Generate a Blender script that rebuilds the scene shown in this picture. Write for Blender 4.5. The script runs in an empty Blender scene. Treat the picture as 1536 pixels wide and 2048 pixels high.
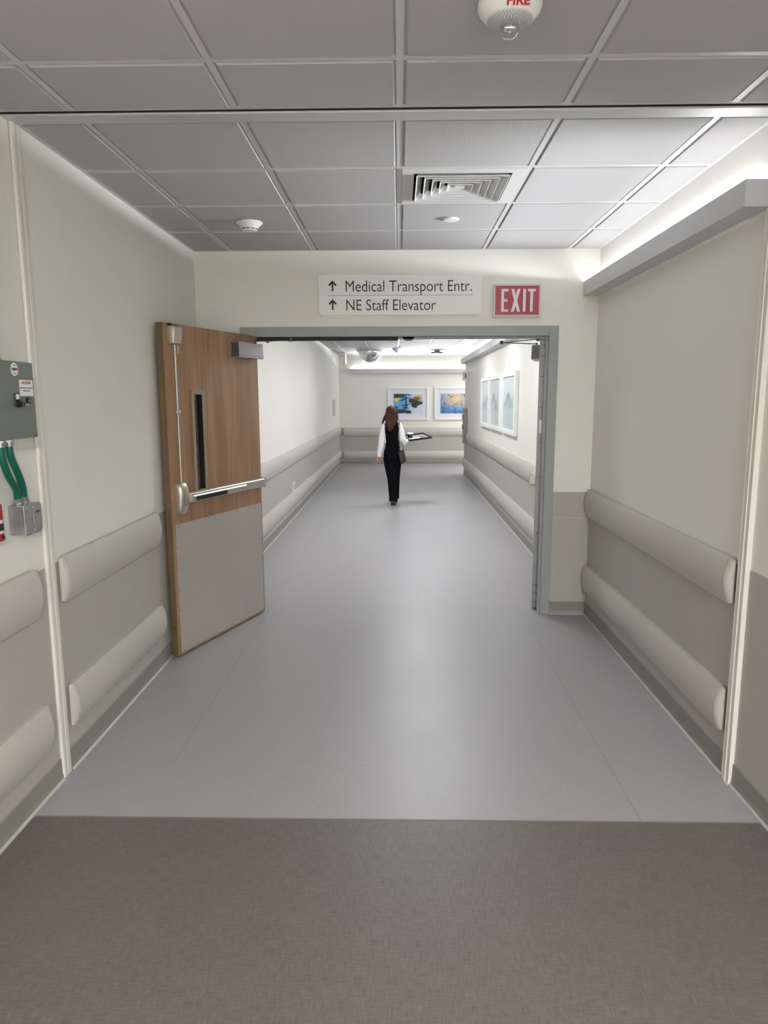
import bpy, bmesh, math, random
from mathutils import Vector, Matrix, Quaternion
random.seed(7)
S = bpy.context.scene
COL = S.collection

# ------------------------------------------------------------------ camera, world, exposure
CAM_H = 1.6656
pi_, ya_, ro_ = map(math.radians, (9.2122, -1.209, -0.1626))
fw = Vector((math.sin(ya_)*math.cos(pi_), math.cos(ya_)*math.cos(pi_), -math.sin(pi_)))
rt = Vector((math.cos(ya_), -math.sin(ya_), 0)); up = rt.cross(fw)
rt2 = math.cos(ro_)*rt + math.sin(ro_)*up; up2 = -math.sin(ro_)*rt + math.cos(ro_)*up
cam = bpy.data.cameras.new('camera'); camo = bpy.data.objects.new('camera', cam); COL.objects.link(camo)
m = Matrix.Identity(4)
for i in range(3):
    m[i][0] = rt2[i]; m[i][1] = up2[i]; m[i][2] = -fw[i]
m[2][3] = CAM_H
camo.matrix_world = m
cam.sensor_fit = 'VERTICAL'; cam.sensor_height = 36.0; cam.sensor_width = 27.0
cam.lens = 1396.38/2048*36.0
cam.clip_start = 0.05; cam.clip_end = 200
S.camera = camo
S.view_settings.view_transform = 'Standard'; S.view_settings.look = 'None'
S.view_settings.gamma = 1.0; S.view_settings.use_curve_mapping = False
S.view_settings.exposure = 0.0
w = bpy.data.worlds.new('world'); S.world = w; w.use_nodes = True
w.node_tree.nodes['Background'].inputs[0].default_value = (0.9, 0.95, 1, 1)
w.node_tree.nodes['Background'].inputs[1].default_value = 0.15

COVE_W = 12.0        # radiance-like power per metre of each cove strip (W/m)
COVE_NEAR = 10.5
COVE_COL = (0.90, 0.945, 1.0)
BACK_W = 360.0        # added unseen fill panel in the lobby behind the camera
FAR_W = 25.0         # added fill panels in the far corridor, hidden by the door head
SIDE_W = 60.0        # added fill panel in the side passage, out of view

XL, XR, YD, ZC = -1.4958, 1.4553, 5.296, 2.729
DW = 0.15            # thickness of the door wall
YB = -4.0
YE, YR = 17.86, 15.54
YJ0, YJ1 = 2.795, 2.884
T = 0.6096; XG = 0.0037; YG = 4.692
XE = 4.6             # right end of the side passage

# ------------------------------------------------------------------ materials
def srgb(r, g, b):
    f = lambda c: (c/255/12.92) if c/255 <= 0.04045 else ((c/255+0.055)/1.055)**2.4
    return (f(r), f(g), f(b), 1)
MATS = {}
def mat(name, col, rough=0.5, metal=0.0, bump=0.0, bscale=200.0, var=0.0, vscale=8.0, coat=0.0, spec=0.5, trans=0.0, emit=None, estr=0):
    if name in MATS: return MATS[name]
    M = bpy.data.materials.new(name); M.use_nodes = True; nt = M.node_tree; N = nt.nodes; L = nt.links
    b = N['Principled BSDF']
    b.inputs['Base Color'].default_value = col; b.inputs['Roughness'].default_value = rough
    b.inputs['Metallic'].default_value = metal; b.inputs['Coat Weight'].default_value = coat
    b.inputs['Specular IOR Level'].default_value = spec; b.inputs['Transmission Weight'].default_value = trans
    if emit: b.inputs['Emission Color'].default_value = emit; b.inputs['Emission Strength'].default_value = estr
    tc = N.new('ShaderNodeTexCoord')
    if var > 0:
        n = N.new('ShaderNodeTexNoise'); n.inputs['Scale'].default_value = vscale; n.inputs['Detail'].default_value = 4
        L.new(tc.outputs['Object'], n.inputs['Vector'])
        mr = N.new('ShaderNodeMapRange'); mr.inputs[1].default_value = 0.3; mr.inputs[2].default_value = 0.7
        mr.inputs[3].default_value = 1-var; mr.inputs[4].default_value = 1+var
        L.new(n.outputs['Fac'], mr.inputs[0])
        hs = N.new('ShaderNodeHueSaturation'); hs.inputs['Color'].default_value = col
        L.new(mr.outputs[0], hs.inputs['Value']); L.new(hs.outputs[0], b.inputs['Base Color'])
    if bump > 0:
        n2 = N.new('ShaderNodeTexNoise'); n2.inputs['Scale'].default_value = bscale; n2.inputs['Detail'].default_value = 3
        L.new(tc.outputs['Object'], n2.inputs['Vector'])
        bp = N.new('ShaderNodeBump'); bp.inputs['Strength'].default_value = bump; bp.inputs['Distance'].default_value = 0.002
        L.new(n2.outputs['Fac'], bp.inputs['Height']); L.new(bp.outputs[0], b.inputs['Normal'])
    MATS[name] = M
    return M

def math_node(nt, op, a, b=None, c=None):
    n = nt.nodes.new('ShaderNodeMath'); n.operation = op
    for i, v in enumerate((a, b, c)):
        if v is None: continue
        if isinstance(v, (int, float)): n.inputs[i].default_value = v
        else: nt.links.new(v, n.inputs[i])
    return n.outputs[0]

def linen_floor(name, col, amp, rough, seams_x=(), seams_y=(), seamcol=None, bumpk=0.25, fine=1.0):
    M = bpy.data.materials.new(name); M.use_nodes = True; nt = M.node_tree; N = nt.nodes; L = nt.links
    b = N['Principled BSDF']
    tc = N.new('ShaderNodeTexCoord'); sx = N.new('ShaderNodeSeparateXYZ'); L.new(tc.outputs['Object'], sx.inputs[0])
    def streak(vx, vy, sc):
        mp = N.new('ShaderNodeMapping'); mp.inputs['Scale'].default_value = (vx, vy, 1)
        L.new(tc.outputs['Object'], mp.inputs[0])
        n = N.new('ShaderNodeTexNoise'); n.inputs['Scale'].default_value = sc; n.inputs['Detail'].default_value = 3
        L.new(mp.outputs[0], n.inputs['Vector']); return n.outputs['Fac']
    a = streak(30*fine, 3*fine, 9); c = streak(3*fine, 30*fine, 9); big = streak(1, 1, 1.2)
    s = math_node(nt, 'ADD', a, c); s = math_node(nt, 'SUBTRACT', s, 1.0)
    v = math_node(nt, 'MULTIPLY_ADD', s, amp, 1.0)
    bg = math_node(nt, 'MULTIPLY_ADD', math_node(nt, 'SUBTRACT', big, 0.5), 0.10, 0.0)
    v = math_node(nt, 'ADD', v, bg)
    hs = N.new('ShaderNodeHueSaturation'); hs.inputs['Color'].default_value = col; L.new(v, hs.inputs['Value'])
    out = hs.outputs[0]
    mask = None
    for ax, vals in ((0, seams_x), (1, seams_y)):
        for q, lo, hi in vals:
            d = math_node(nt, 'ABSOLUTE', math_node(nt, 'SUBTRACT', sx.outputs[ax], q))
            k = math_node(nt, 'LESS_THAN', d, 0.0022)
            oth = sx.outputs[1-ax]
            k = math_node(nt, 'MULTIPLY', k, math_node(nt, 'MULTIPLY', math_node(nt, 'GREATER_THAN', oth, lo), math_node(nt, 'LESS_THAN', oth, hi)))
            mask = k if mask is None else math_node(nt, 'MAXIMUM', mask, k)
    if mask is not None:
        mx = N.new('ShaderNodeMix'); mx.data_type = 'RGBA'; L.new(mask, mx.inputs[0]); L.new(out, mx.inputs[6]); mx.inputs[7].default_value = seamcol
        out = mx.outputs[2]
    L.new(out, b.inputs['Base Color'])
    bp = N.new('ShaderNodeBump'); bp.inputs['Strength'].default_value = bumpk; bp.inputs['Distance'].default_value = 0.001
    L.new(s, bp.inputs['Height']); L.new(bp.outputs[0], b.inputs['Normal'])
    rr = math_node(nt, 'MULTIPLY_ADD', big, 0.12, rough-0.06); L.new(rr, b.inputs['Roughness'])
    b.inputs['Specular IOR Level'].default_value = 0.5
    MATS[name] = M
    return M

def wood_mat(name, c1, c2, c3):
    M = bpy.data.materials.new(name); M.use_nodes = True; nt = M.node_tree; N = nt.nodes; L = nt.links
    b = N['Principled BSDF']; tc = N.new('ShaderNodeTexCoord')
    def nz(sc, scale, det=5, dist=0):
        mp = N.new('ShaderNodeMapping'); mp.inputs['Scale'].default_value = sc; L.new(tc.outputs['Object'], mp.inputs[0])
        n = N.new('ShaderNodeTexNoise'); n.inputs['Scale'].default_value = scale; n.inputs['Detail'].default_value = det
        n.inputs['Distortion'].default_value = dist; L.new(mp.outputs[0], n.inputs['Vector']); return n.outputs['Fac']
    broad = nz((1, 1, 0.07), 11, 4, .4); finen = nz((1, 1, 0.02), 90, 4); med = nz((1, 1, .05), 34, 3, .3)
    v = math_node(nt, 'MULTIPLY', broad, .45); v = math_node(nt, 'MULTIPLY_ADD', med, .3, v); v = math_node(nt, 'MULTIPLY_ADD', finen, .25, v)
    cr = N.new('ShaderNodeValToRGB'); e = cr.color_ramp.elements
    e[0].position = .36; e[0].color = c1; e[1].position = .64; e[1].color = c3
    mm = e.new(.5); mm.color = c2
    L.new(v, cr.inputs[0]); L.new(cr.outputs[0], b.inputs['Base Color']); b.inputs['Roughness'].default_value = .42
    MATS[name] = M; return M

PAINT = mat('wall_paint', srgb(238, 236, 228), .55, bump=.25, bscale=350, var=.01, vscale=3)
WAINS = mat('wainscot_vinyl', srgb(180, 177, 169), .5, bump=.2, bscale=400, var=.02, vscale=5)
RAIL = mat('crash_rail_vinyl', srgb(196, 193, 184), .42, bump=.25, bscale=500)
RAILCAP = mat('crash_rail_cap', srgb(186, 183, 175), .4)
BASE = mat('rubber_base', srgb(140, 137, 130), .5)
BASETOE = mat('rubber_base_toe', srgb(176, 173, 166), .4)
TILE = mat('ceiling_tile', srgb(188, 186, 186), .85, bump=.6, bscale=260, spec=.2)
GRID = mat('grid_white', srgb(208, 207, 207), .35)
ALU = mat('satin_aluminium', srgb(205, 206, 206), .42, metal=.35)
TRIMW = mat('trim_offwhite', srgb(232, 229, 220), .35)
FRAME = mat('frame_grey_paint', srgb(158, 162, 161), .4)
DARK = mat('black_rubber', (.008, .008, .008, 1), .6)
STEEL = mat('brushed_steel', srgb(190, 187, 181), .4, metal=.75, var=.03, vscale=60)
NICKEL = mat('satin_nickel', srgb(196, 189, 176), .36, metal=.85)
PLATE = mat('kick_plate_steel', srgb(184, 177, 170), .45, metal=.25, var=.06, vscale=2.5)
WOOD = wood_mat('walnut_laminate', srgb(128, 97, 71), srgb(154, 119, 90), srgb(174, 138, 106))
WOOD_SHADED = wood_mat('walnut_edge_shaded', srgb(98, 79, 55), srgb(112, 91, 65), srgb(124, 102, 75))  # edge tone darkened for the shade on the camera-facing leaf end
LITE = mat('lite_kit_paint', srgb(148, 138, 112), .45)
GLASS = mat('glass', (1, 1, 1, 1), .02, trans=1.0)
CLOSER = mat('closer_aluminium_paint', srgb(172, 172, 176), .38, metal=.25)
CLOSERD = mat('closer_dark', srgb(96, 94, 94), .4, metal=.4)
WHITE = mat('white_plastic', srgb(240, 240, 238), .35)
WHITE2 = mat('white_paint_frame', srgb(242, 242, 240), .4)
SIGNW = mat('sign_face', srgb(246, 246, 243), .45)
INK = mat('ink_dark', srgb(38, 36, 40), .5)
RED = mat('exit_red', srgb(168, 66, 80), .22, coat=.3)
EXITW = mat('exit_letter', srgb(236, 226, 228), .4)
REDTXT = mat('red_text', srgb(190, 30, 36), .5)
COVEM = mat('cove_housing_paint', srgb(205, 205, 208), .45)
LEDM = mat('led_strip', (1, 1, 1, 1), .4, emit=(.95, .97, 1, 1), estr=6.0)
PANELG = mat('enclosure_grey', srgb(112, 118, 114), .45)
GREEN = mat('green_conduit', srgb(0, 92, 74), .35)
GALV = mat('galvanised_steel', srgb(178, 178, 180), .35, metal=.85, var=.1, vscale=30)
REDM = mat('alarm_red', srgb(170, 24, 30), .3)
BLACKP = mat('black_plastic', srgb(24, 24, 26), .35)
GREYP = mat('grey_plastic', srgb(150, 152, 154), .4)
MIRROR = mat('convex_mirror', srgb(232, 232, 234), .06, metal=1.0)
BOXM = mat('warm_grey_metal', srgb(158, 152, 140), .4, metal=.35)
NAVY = mat('black_cloth', (.0025, .0025, .003, 1), .9, spec=.15, bump=.3, bscale=300)
NAVY2 = mat('black_cloth_trousers', (.0028, .003, .005, 1), .9, spec=.15, bump=.3, bscale=300)
SHIRT = mat('white_cloth', srgb(236, 236, 240), .8, bump=.4, bscale=60)
SKIN = mat('skin', srgb(188, 130, 108), .5)
SHOE = mat('shoe_leather', srgb(22, 21, 22), .35)
BAGM = mat('bag_leather', srgb(52, 49, 48), .5)
FLOORN = linen_floor('floor_taupe', srgb(107, 102, 95), .8, .42, bumpk=.6, fine=.8)
FLOORF = linen_floor('floor_lavender', srgb(165, 163, 166), .26, .38,
    seams_x=((-1.04, 3.0, 30), (.967, 2.56, 15.4)), seams_y=((5.43, -2, 2), (15.4, -.2, 2)), seamcol=srgb(146, 145, 148), bumpk=.2)

# hair with strands
def hair_mat():
    M = bpy.data.materials.new('brown_hair'); M.use_nodes = True; nt = M.node_tree; N = nt.nodes; L = nt.links
    b = N['Principled BSDF']; tc = N.new('ShaderNodeTexCoord'); mp = N.new('ShaderNodeMapping'); mp.inputs['Scale'].default_value = (1, 1, .06)
    L.new(tc.outputs['Object'], mp.inputs[0]); n = N.new('ShaderNodeTexNoise'); n.inputs['Scale'].default_value = 90; n.inputs['Detail'].default_value = 3
    L.new(mp.outputs[0], n.inputs['Vector']); cr = N.new('ShaderNodeValToRGB'); cr.color_ramp.elements[0].position = .35; cr.color_ramp.elements[1].position = .7
    cr.color_ramp.elements[0].color = srgb(34, 19, 13); cr.color_ramp.elements[1].color = srgb(86, 48, 32)
    L.new(n.outputs['Fac'], cr.inputs[0]); L.new(cr.outputs[0], b.inputs['Base Color']); b.inputs['Roughness'].default_value = .62; b.inputs['Specular IOR Level'].default_value = .25
    bp = N.new('ShaderNodeBump'); bp.inputs['Strength'].default_value = .6; bp.inputs['Distance'].default_value = .004; L.new(n.outputs['Fac'], bp.inputs['Height']); L.new(bp.outputs[0], b.inputs['Normal'])
    return M
HAIR = hair_mat()

# ------------------------------------------------------------------ mesh helpers
def BM(): return bmesh.new()
def box(bm, x0, x1, y0, y1, z0, z1, bev=0.0, seg=2, mi=0):
    r = bmesh.ops.create_cube(bm, size=1.0)
    vs = r['verts']
    for v in vs:
        v.co = Vector(((x0+x1)/2+v.co.x*(x1-x0), (y0+y1)/2+v.co.y*(y1-y0), (z0+z1)/2+v.co.z*(z1-z0)))
    fs = set(f for v in vs for f in v.link_faces)
    for f in fs: f.material_index = mi
    if bev > 0:
        es = list(set(e for v in vs for e in v.link_edges))
        bmesh.ops.bevel(bm, geom=es, offset=bev, segments=seg, profile=.5, affect='EDGES', material=mi)
    return vs
def prism(bm, pts, axis, a, b, mi=0):
    """pts: 2D outline; axis 'x' -> pts=(y,z), 'y' -> (x,z), 'z' -> (x,y); extruded from a to b"""
    def P(p, t): return {'x': (t, p[0], p[1]), 'y': (p[0], t, p[1]), 'z': (p[0], p[1], t)}[axis]
    A = [bm.verts.new(P(p, a)) for p in pts]; B = [bm.verts.new(P(p, b)) for p in pts]
    n = len(pts); fs = [bm.faces.new(A[::-1]), bm.faces.new(B)]
    for i in range(n): fs.append(bm.faces.new((A[i], A[(i+1) % n], B[(i+1) % n], B[i])))
    for f in fs: f.material_index = mi
    return fs
def loft(bm, rings, cap=True, close=True):
    """rings: lists of 3D points, same length"""
    R = [[bm.verts.new(p) for p in r] for r in rings]; n = len(R[0])
    for a, b in zip(R, R[1:]):
        for i in range(n if close else n-1): bm.faces.new((a[i], a[(i+1) % n], b[(i+1) % n], b[i]))
    if cap: bm.faces.new(R[0][::-1]); bm.faces.new(R[-1])
def lathe(bm, prof, c=(0, 0, 0), axis='z', n=32, cap=True):
    rings = []
    for r, h in prof:
        ring = []
        for i in range(n):
            a = 2*math.pi*i/n; u, v = max(r, 1e-4)*math.cos(a), max(r, 1e-4)*math.sin(a)
            ring.append({'z': (c[0]+u, c[1]+v, c[2]+h), 'y': (c[0]+u, c[1]+h, c[2]+v), 'x': (c[0]+h, c[1]+u, c[2]+v)}[axis])
        rings.append(ring)
    loft(bm, rings, cap)
def tube(bm, pts, rad, n=12, ref=(0, 1, 0), cap=True):
    """rad: float, or list of float / (rx, ry) per point; ry runs along ref"""
    pts = [Vector(p) for p in pts]; ref = Vector(ref)
    rings = []
    for i, p in enumerate(pts):
        t = (pts[min(i+1, len(pts)-1)]-pts[max(i-1, 0)]).normalized()
        a = t.cross(ref)
        if a.length < 1e-3: a = t.cross(Vector((1, 0, .01)))
        a.normalize(); b = a.cross(t).normalized()
        r = rad[i] if isinstance(rad, (list, tuple)) else rad
        rx, ry = r if isinstance(r, (list, tuple)) else (r, r)
        rings.append([p+a*rx*math.cos(2*math.pi*k/n)+b*ry*math.sin(2*math.pi*k/n) for k in range(n)])
    loft(bm, rings, cap)
def ball(bm, c, r, sc=(1, 1, 1), u=20, v=14):
    g = bmesh.ops.create_uvsphere(bm, u_segments=u, v_segments=v, radius=r)
    for q in g['verts']: q.co = Vector((c[0]+q.co.x*sc[0], c[1]+q.co.y*sc[1], c[2]+q.co.z*sc[2]))
    return g['verts']

ROOTLOC = {}
def finish(name, bm, mats, parent=None, smooth=False, local=False, angle=35, origin=None, recalc=True):
    if recalc: bmesh.ops.recalc_face_normals(bm, faces=bm.faces)
    me = bpy.data.meshes.new(name)
    off = Vector((0, 0, 0))
    if parent is not None and not local: off = ROOTLOC.get(parent.name, Vector((0, 0, 0)))
    if parent is None and origin is not None: off = Vector(origin)
    if off.length > 0:
        for v in bm.verts: v.co -= off
    bm.to_mesh(me); bm.free()
    for mm in (mats if isinstance(mats, (list, tuple)) else [mats]): me.materials.append(mm)
    o = bpy.data.objects.new(name, me); COL.objects.link(o)
    if smooth:
        for p in me.polygons: p.use_smooth = True
        if angle:
            try: me.set_sharp_from_angle(angle=math.radians(angle))
            except Exception: pass
    if parent is not None:
        o.parent = parent; ROOTLOC[o.name] = off
    else:
        o.location = off; ROOTLOC[o.name] = off
    return o
def tag(o, label=None, cat=None, group=None, kind=None):
    if label: o['label'] = label
    if cat: o['category'] = cat
    if group: o['group'] = group
    if kind: o['kind'] = kind
    return o
def thing(name, loc, label, cat, group=None, kind=None, rz=0, rot=None):
    o = bpy.data.objects.new(name, None); COL.objects.link(o); o.location = loc
    if rot is not None: o.rotation_euler = rot
    else: o.rotation_euler = (0, 0, rz)
    o.empty_display_size = .05
    ROOTLOC[o.name] = Vector(loc)
    return tag(o, label, cat, group, kind)
def plain(name, bm, mats, label, cat=None, **k):
    kind = k.pop('kind', None); group = k.pop('group', None)
    return tag(finish(name, bm, mats, **k), label, cat, group, kind)
def text_bm(s, size, extrude=.0008, squeeze=1.0, align='LEFT', bold=0.0, width=None):
    cu = bpy.data.curves.new('lettering', 'FONT'); cu.body = s; cu.size = size; cu.extrude = extrude; cu.align_x = align; cu.offset = bold
    cu.resolution_u = 5
    o = bpy.data.objects.new('lettering', cu); COL.objects.link(o)
    bpy.context.view_layer.update()
    me = bpy.data.meshes.new_from_object(o.evaluated_get(bpy.context.evaluated_depsgraph_get()))
    bpy.data.objects.remove(o); bm = BM(); bm.from_mesh(me); bpy.data.meshes.remove(me)
    if width:
        xs = [v.co.x for v in bm.verts]; x0, x1 = min(xs), max(xs)
        for v in bm.verts: v.co.x = (v.co.x-x0)/(x1-x0)*width
    elif squeeze != 1:
        for v in bm.verts: v.co.x *= squeeze
    return bm
def place_text(bm, origin, right, upv):
    right = Vector(right).normalized(); upv = Vector(upv).normalized(); nn = right.cross(upv); o = Vector(origin)
    for v in bm.verts: v.co = o+right*v.co.x+upv*v.co.y+nn*v.co.z
    return bm

# ------------------------------------------------------------------ floor
bm = BM(); box(bm, XL-.1, XR+.1, YB-.1, 2.564, -.1, 0)
plain('floor', bm, FLOORN, 'taupe linen-patterned vinyl floor in the foreground', 'floor', kind='structure')
bm = BM(); prism(bm, [(XL-.1, 2.564), (XR+.1, 2.564), (XR+.1, YR-.05), (XE+.1, YR-.05), (XE+.1, YE+.1), (XL-.1, YE+.1)], 'z', -.1, 0)
plain('floor', bm, FLOORF, 'pale lavender-grey vinyl floor running the length of the corridor', 'floor', kind='structure')
bm = BM(); box(bm, XL+.02, XR-.02, 2.561, 2.568, -.001, .0012)
plain('trim_1', bm, mat('seam_weld', srgb(120, 116, 110), .5), 'thin weld seam where the taupe floor meets the lavender floor', 'seam', kind='structure')

# ------------------------------------------------------------------ walls
WH = 2.95
def wall(name, label, segs, parts=()):
    b = BM()
    for s in segs: box(b, *s)
    return plain(name, b, PAINT, label, 'wall', kind='structure')
WT = .962   # top of the wainscot
wl = wall('wall_left', 'long off-white left corridor wall with grey lower panelling', [(XL-.12, XL, YB-.12, YE+.12, 0, WH)])
b = BM()
for y0, y1 in ((YB, 2.84), (2.915, YD), (YD+DW, YE)): box(b, XL-.01, XL+.002, y0, y1, .05, WT)
finish('wainscot_panel', b, WAINS, parent=wl)
wr = wall('wall_right', 'long off-white right corridor wall with grey lower panelling', [(XR, XR+.12, YB-.12, YR, 0, WH)])
b = BM()
for y0, y1 in ((YB, 2.84), (2.915, YD), (YD+DW, YR-.001)): box(b, XR-.002, XR+.01, y0, y1, .05, WT)
finish('wainscot_panel', b, WAINS, parent=wr)
b = BM(); box(b, XR-.006, XR+.126, YR-.002, YR+.006, .1, 1.2)     # corner guard of the wall end
finish('corner_guard', b, WAINS, parent=wr)
# door wall with opening
OX = 1.105; OZ = 2.12; FX = 1.174; FZ = 2.19
wd = wall('wall_door', 'off-white cross wall around the double doorway', [(XL, -OX-.03, YD, YD+DW, 0, WH), (OX+.03, XR, YD, YD+DW, 0, WH), (-OX-.03, OX+.03, YD, YD+DW, OZ+.03, WH)])
b = BM()
for x0, x1 in ((FX, XR), (XL, -FX)):
    box(b, x0, x1, YD-.002, YD+.01, .05, .76); box(b, x0, x1, YD-.002, YD+.01, .762, WT)
    box(b, x0, x1, YD+DW-.01, YD+DW+.002, .05, WT)
finish('wainscot_panel', b, WAINS, parent=wd)
we = wall('wall_end', 'off-white end wall hung with two lily pond pictures', [(XL-.12, XE+.12, YE, YE+.12, 0, WH)])
b = BM(); box(b, XL, XE, YE-.002, YE+.01, .05, .935); finish('wainscot_panel', b, WAINS, parent=we)
wall('wall_passage', 'off-white wall of the side passage beyond the corner', [(XR+.12, XE+.12, YR-.12, YR, 0, WH)])
wall('wall_passage_end', 'off-white wall closing the side passage on the right', [(XE, XE+.12, YR, YE, 0, WH)])
wall('wall_back', 'off-white wall behind the viewer', [(XL-.12, XR+.12, YB-.12, YB, 0, WH)])

# expansion-joint covers (vertical trims on both walls, strip across the ceiling)
def vtrim(n, xw, s, label):
    b = BM()
    box(b, xw, xw+s*.016, 2.842, 2.876, 0, ZC-.003, .006, 3)
    box(b, xw, xw+s*.013, 2.884, 2.916, 0, ZC-.003, .004, 3)
    box(b, xw, xw+s*.004, 2.872, 2.888, 0, ZC-.003, mi=1)
    return plain(n, b, [TRIMW, DARK], label, 'joint cover', kind='structure', smooth=True)
vtrim('trim_2', XL, 1, 'off-white vertical joint cover strip on the left wall')
vtrim('trim_3', XR, -1, 'off-white vertical joint cover strip on the right wall')
b = BM()
box(b, XL, XR, YJ0+.001, YJ1-.003, ZC-.012, ZC-.004, .002, 2)
box(b, XL, XR, YJ0-.001, YJ1+.002, ZC-.004, ZC+.02, mi=1)
plain('trim_4', b, [ALU, DARK], 'satin metal joint cover strip crossing the ceiling', 'joint cover', kind='structure')

# baseboards with a toe
def base_profile(s):   # (offset from wall, z)
    return [(0, 0), (s*.019, 0), (s*.019, .004), (s*.010, .011), (s*.006, .03), (s*.005, .098), (s*.003, .1), (0, .1)]
def baseboard(name, label, runs):
    b = BM()
    for kind, w0, s, a, c in runs:
        pts = [(w0+p, z) for p, z in base_profile(s)]
        if kind == 'y': fs = prism(b, pts, 'y', a, c)
        else: fs = prism(b, pts, 'x', a, c)
        for f in fs:
            cz = f.calc_center_median().z
            if cz < .02 and abs(f.normal.z) < .99: f.material_index = 1
    return plain(name, b, [BASE, BASETOE], label, 'baseboard', kind='structure')
baseboard('baseboard_left', 'grey rubber baseboard along the left wall', [('y', XL+.002, 1, YB, 2.842), ('y', XL+.002, 1, 2.918, YD-.001), ('y', XL+.002, 1, YD+DW, YE)])
baseboard('baseboard_right', 'grey rubber baseboard along the right wall', [('y', XR-.002, -1, YB, 2.842), ('y', XR-.002, -1, 2.918, YD-.001), ('y', XR-.002, -1, YD+DW, YR)])
baseboard('baseboard_door', 'grey rubber baseboard on the wall beside the doorway', [('x', YD-.002, -1, FX, XR-.002), ('x', YD-.002, -1, XL+.002, -FX)])
baseboard('baseboard_end', 'grey rubber baseboard under the end wall pictures', [('x', YE-.002, -1, XL+.02, XE)])

# ------------------------------------------------------------------ ceiling: tegular tiles and grid
TF = ZC-.004
bt = BM(); bg = BM()
def tile(x0, x1, y0, y1, slope=.007):
    if x1-x0 < .03 or y1-y0 < .03: return
    g = .019; x0 += g; x1 -= g; y0 += g; y1 -= g
    A = [bt.verts.new((x, y, ZC+.003)) for x, y in ((x0, y0), (x1, y0), (x1, y1), (x0, y1))]
    e = .004; B = [bt.verts.new((x, y, TF)) for x, y in ((x0+e, y0+e), (x1-e, y0+e), (x1-e, y1-e), (x0+e, y1-e))]
    C_ = [bt.verts.new((x, y, ZC+.003)) for x, y in ((x0-g+.002, y0-g+.002), (x1+g-.002, y0-g+.002), (x1+g-.002, y1+g-.002), (x0-g+.002, y1+g-.002))]
    for i in range(4): bt.faces.new((C_[i], C_[(i+1) % 4], A[(i+1) % 4], A[i]))
    bt.faces.new(B[::-1])
    for i in range(4): bt.faces.new((A[i], A[(i+1) % 4], B[(i+1) % 4], B[i]))
def grid_region(x0, x1, y0, y1, ylines, holes=()):
    xs = [x0]+[XG+k*T for k in range(-12, 13) if x0+.02 < XG+k*T < x1-.02]+[x1]
    ys = [y0]+sorted(q for q in ylines if y0+.02 < q < y1-.02)+[y1]
    for i in range(len(xs)-1):
        for j in range(len(ys)-1):
            cx, cy = (xs[i]+xs[i+1])/2, (ys[j]+ys[j+1])/2
            if any(h[0] < cx < h[1] and h[2] < cy < h[3] for h in holes): continue
            tile(xs[i], xs[i+1], ys[j], ys[j+1])
    for q in xs[1:-1]: box(bg, q-.012, q+.012, y0, y1, ZC-.0005, ZC+.03)
    for q in ys[1:-1]: box(bg, x0, x1, q-.012, q+.012, ZC-.0002, ZC+.03)
    # wall angle
    for a, c in ((x0, x0+.022), (x1-.022, x1)): box(bg, a, c, y0, y1, ZC-.0004, ZC+.03)
    for a, c in ((y0, y0+.022), (y1-.022, y1)): box(bg, x0, x1, a, c, ZC-.0003, ZC+.03)
DIFX = (XG, XG+T); DIFY = (YG-2*T+.0, YG-T)
near_lines = [2.41-k*T for k in range(12)]
LP = [(-.605, -.9), (-.605, -2.75)]       # added lobby fill panels (unused): lower-left corners in grid
grid_region(XL, XR, YJ1+.006, YD, [YG+k*T for k in range(-4, 2)], holes=[(DIFX[0], DIFX[1], DIFY[0], DIFY[1])])
grid_region(XL, XR, YB, YJ0-.006, near_lines)
grid_region(XL, XR, YD+DW, YE, [YD+DW+.35+k*T for k in range(20)])
grid_region(XR, XE, YR, YE, [YD+DW+.35+k*T for k in range(20)])
ce = plain('ceiling', bt, TILE, 'suspended ceiling of square white acoustic tiles', 'ceiling', kind='structure', recalc=True)
finish('ceiling_grid', bg, GRID, parent=ce)
b = BM(); box(b, XL-.12, XE+.12, YB-.12, YE+.12, ZC+.2, ZC+.3); finish('ceiling_slab', b, mat('slab', (.02, .02, .02, 1), .9), parent=ce)

# ------------------------------------------------------------------ door frame
b = BM()
def framebox(x0, x1, z0, z1): box(b, x0, x1, YD-.012, YD+DW+.012, z0, z1, .002, 1)
framebox(OX, FX, 0, FZ); framebox(-FX, -OX, 0, FZ); framebox(-OX, OX, OZ, FZ)
# stops
box(b, -OX, OX, YD+.06, YD+.10, OZ-.014, OZ); box(b, -OX, -OX+.014, YD+.06, YD+.10, 0, OZ); box(b, OX-.014, OX, YD+.02, YD+.06, 0, OZ)
fr = plain('trim_5', b, FRAME, 'grey painted steel frame around the double doorway', 'door frame', kind='structure')
b = BM(); box(b, -OX+.002, -.005, YD+.03, YD+.062, OZ-.026, OZ-.001)
finish('head_strip', b, DARK, parent=fr)  # black strip under the left half of the door head
for x0, x1 in ((-.112, -.004), (.028, .118)):
    b = BM(); cx = (x0+x1)/2; hw = (x1-x0)/2
    prism(b, [(cx-hw, OZ), (cx-hw*.86, OZ-.014), (cx-hw*.4, OZ-.024), (cx+hw*.4, OZ-.024), (cx+hw*.86, OZ-.014), (cx+hw, OZ)], 'y', YD+.06, YD+.11)
    finish('latch_strike', b, BLACKP, parent=fr)
b = BM(); box(b, -.03, .0, YD+.07, YD+.1, OZ-.012, OZ-.001, .003); finish('latch_roller', b, WHITE, parent=fr)

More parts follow.
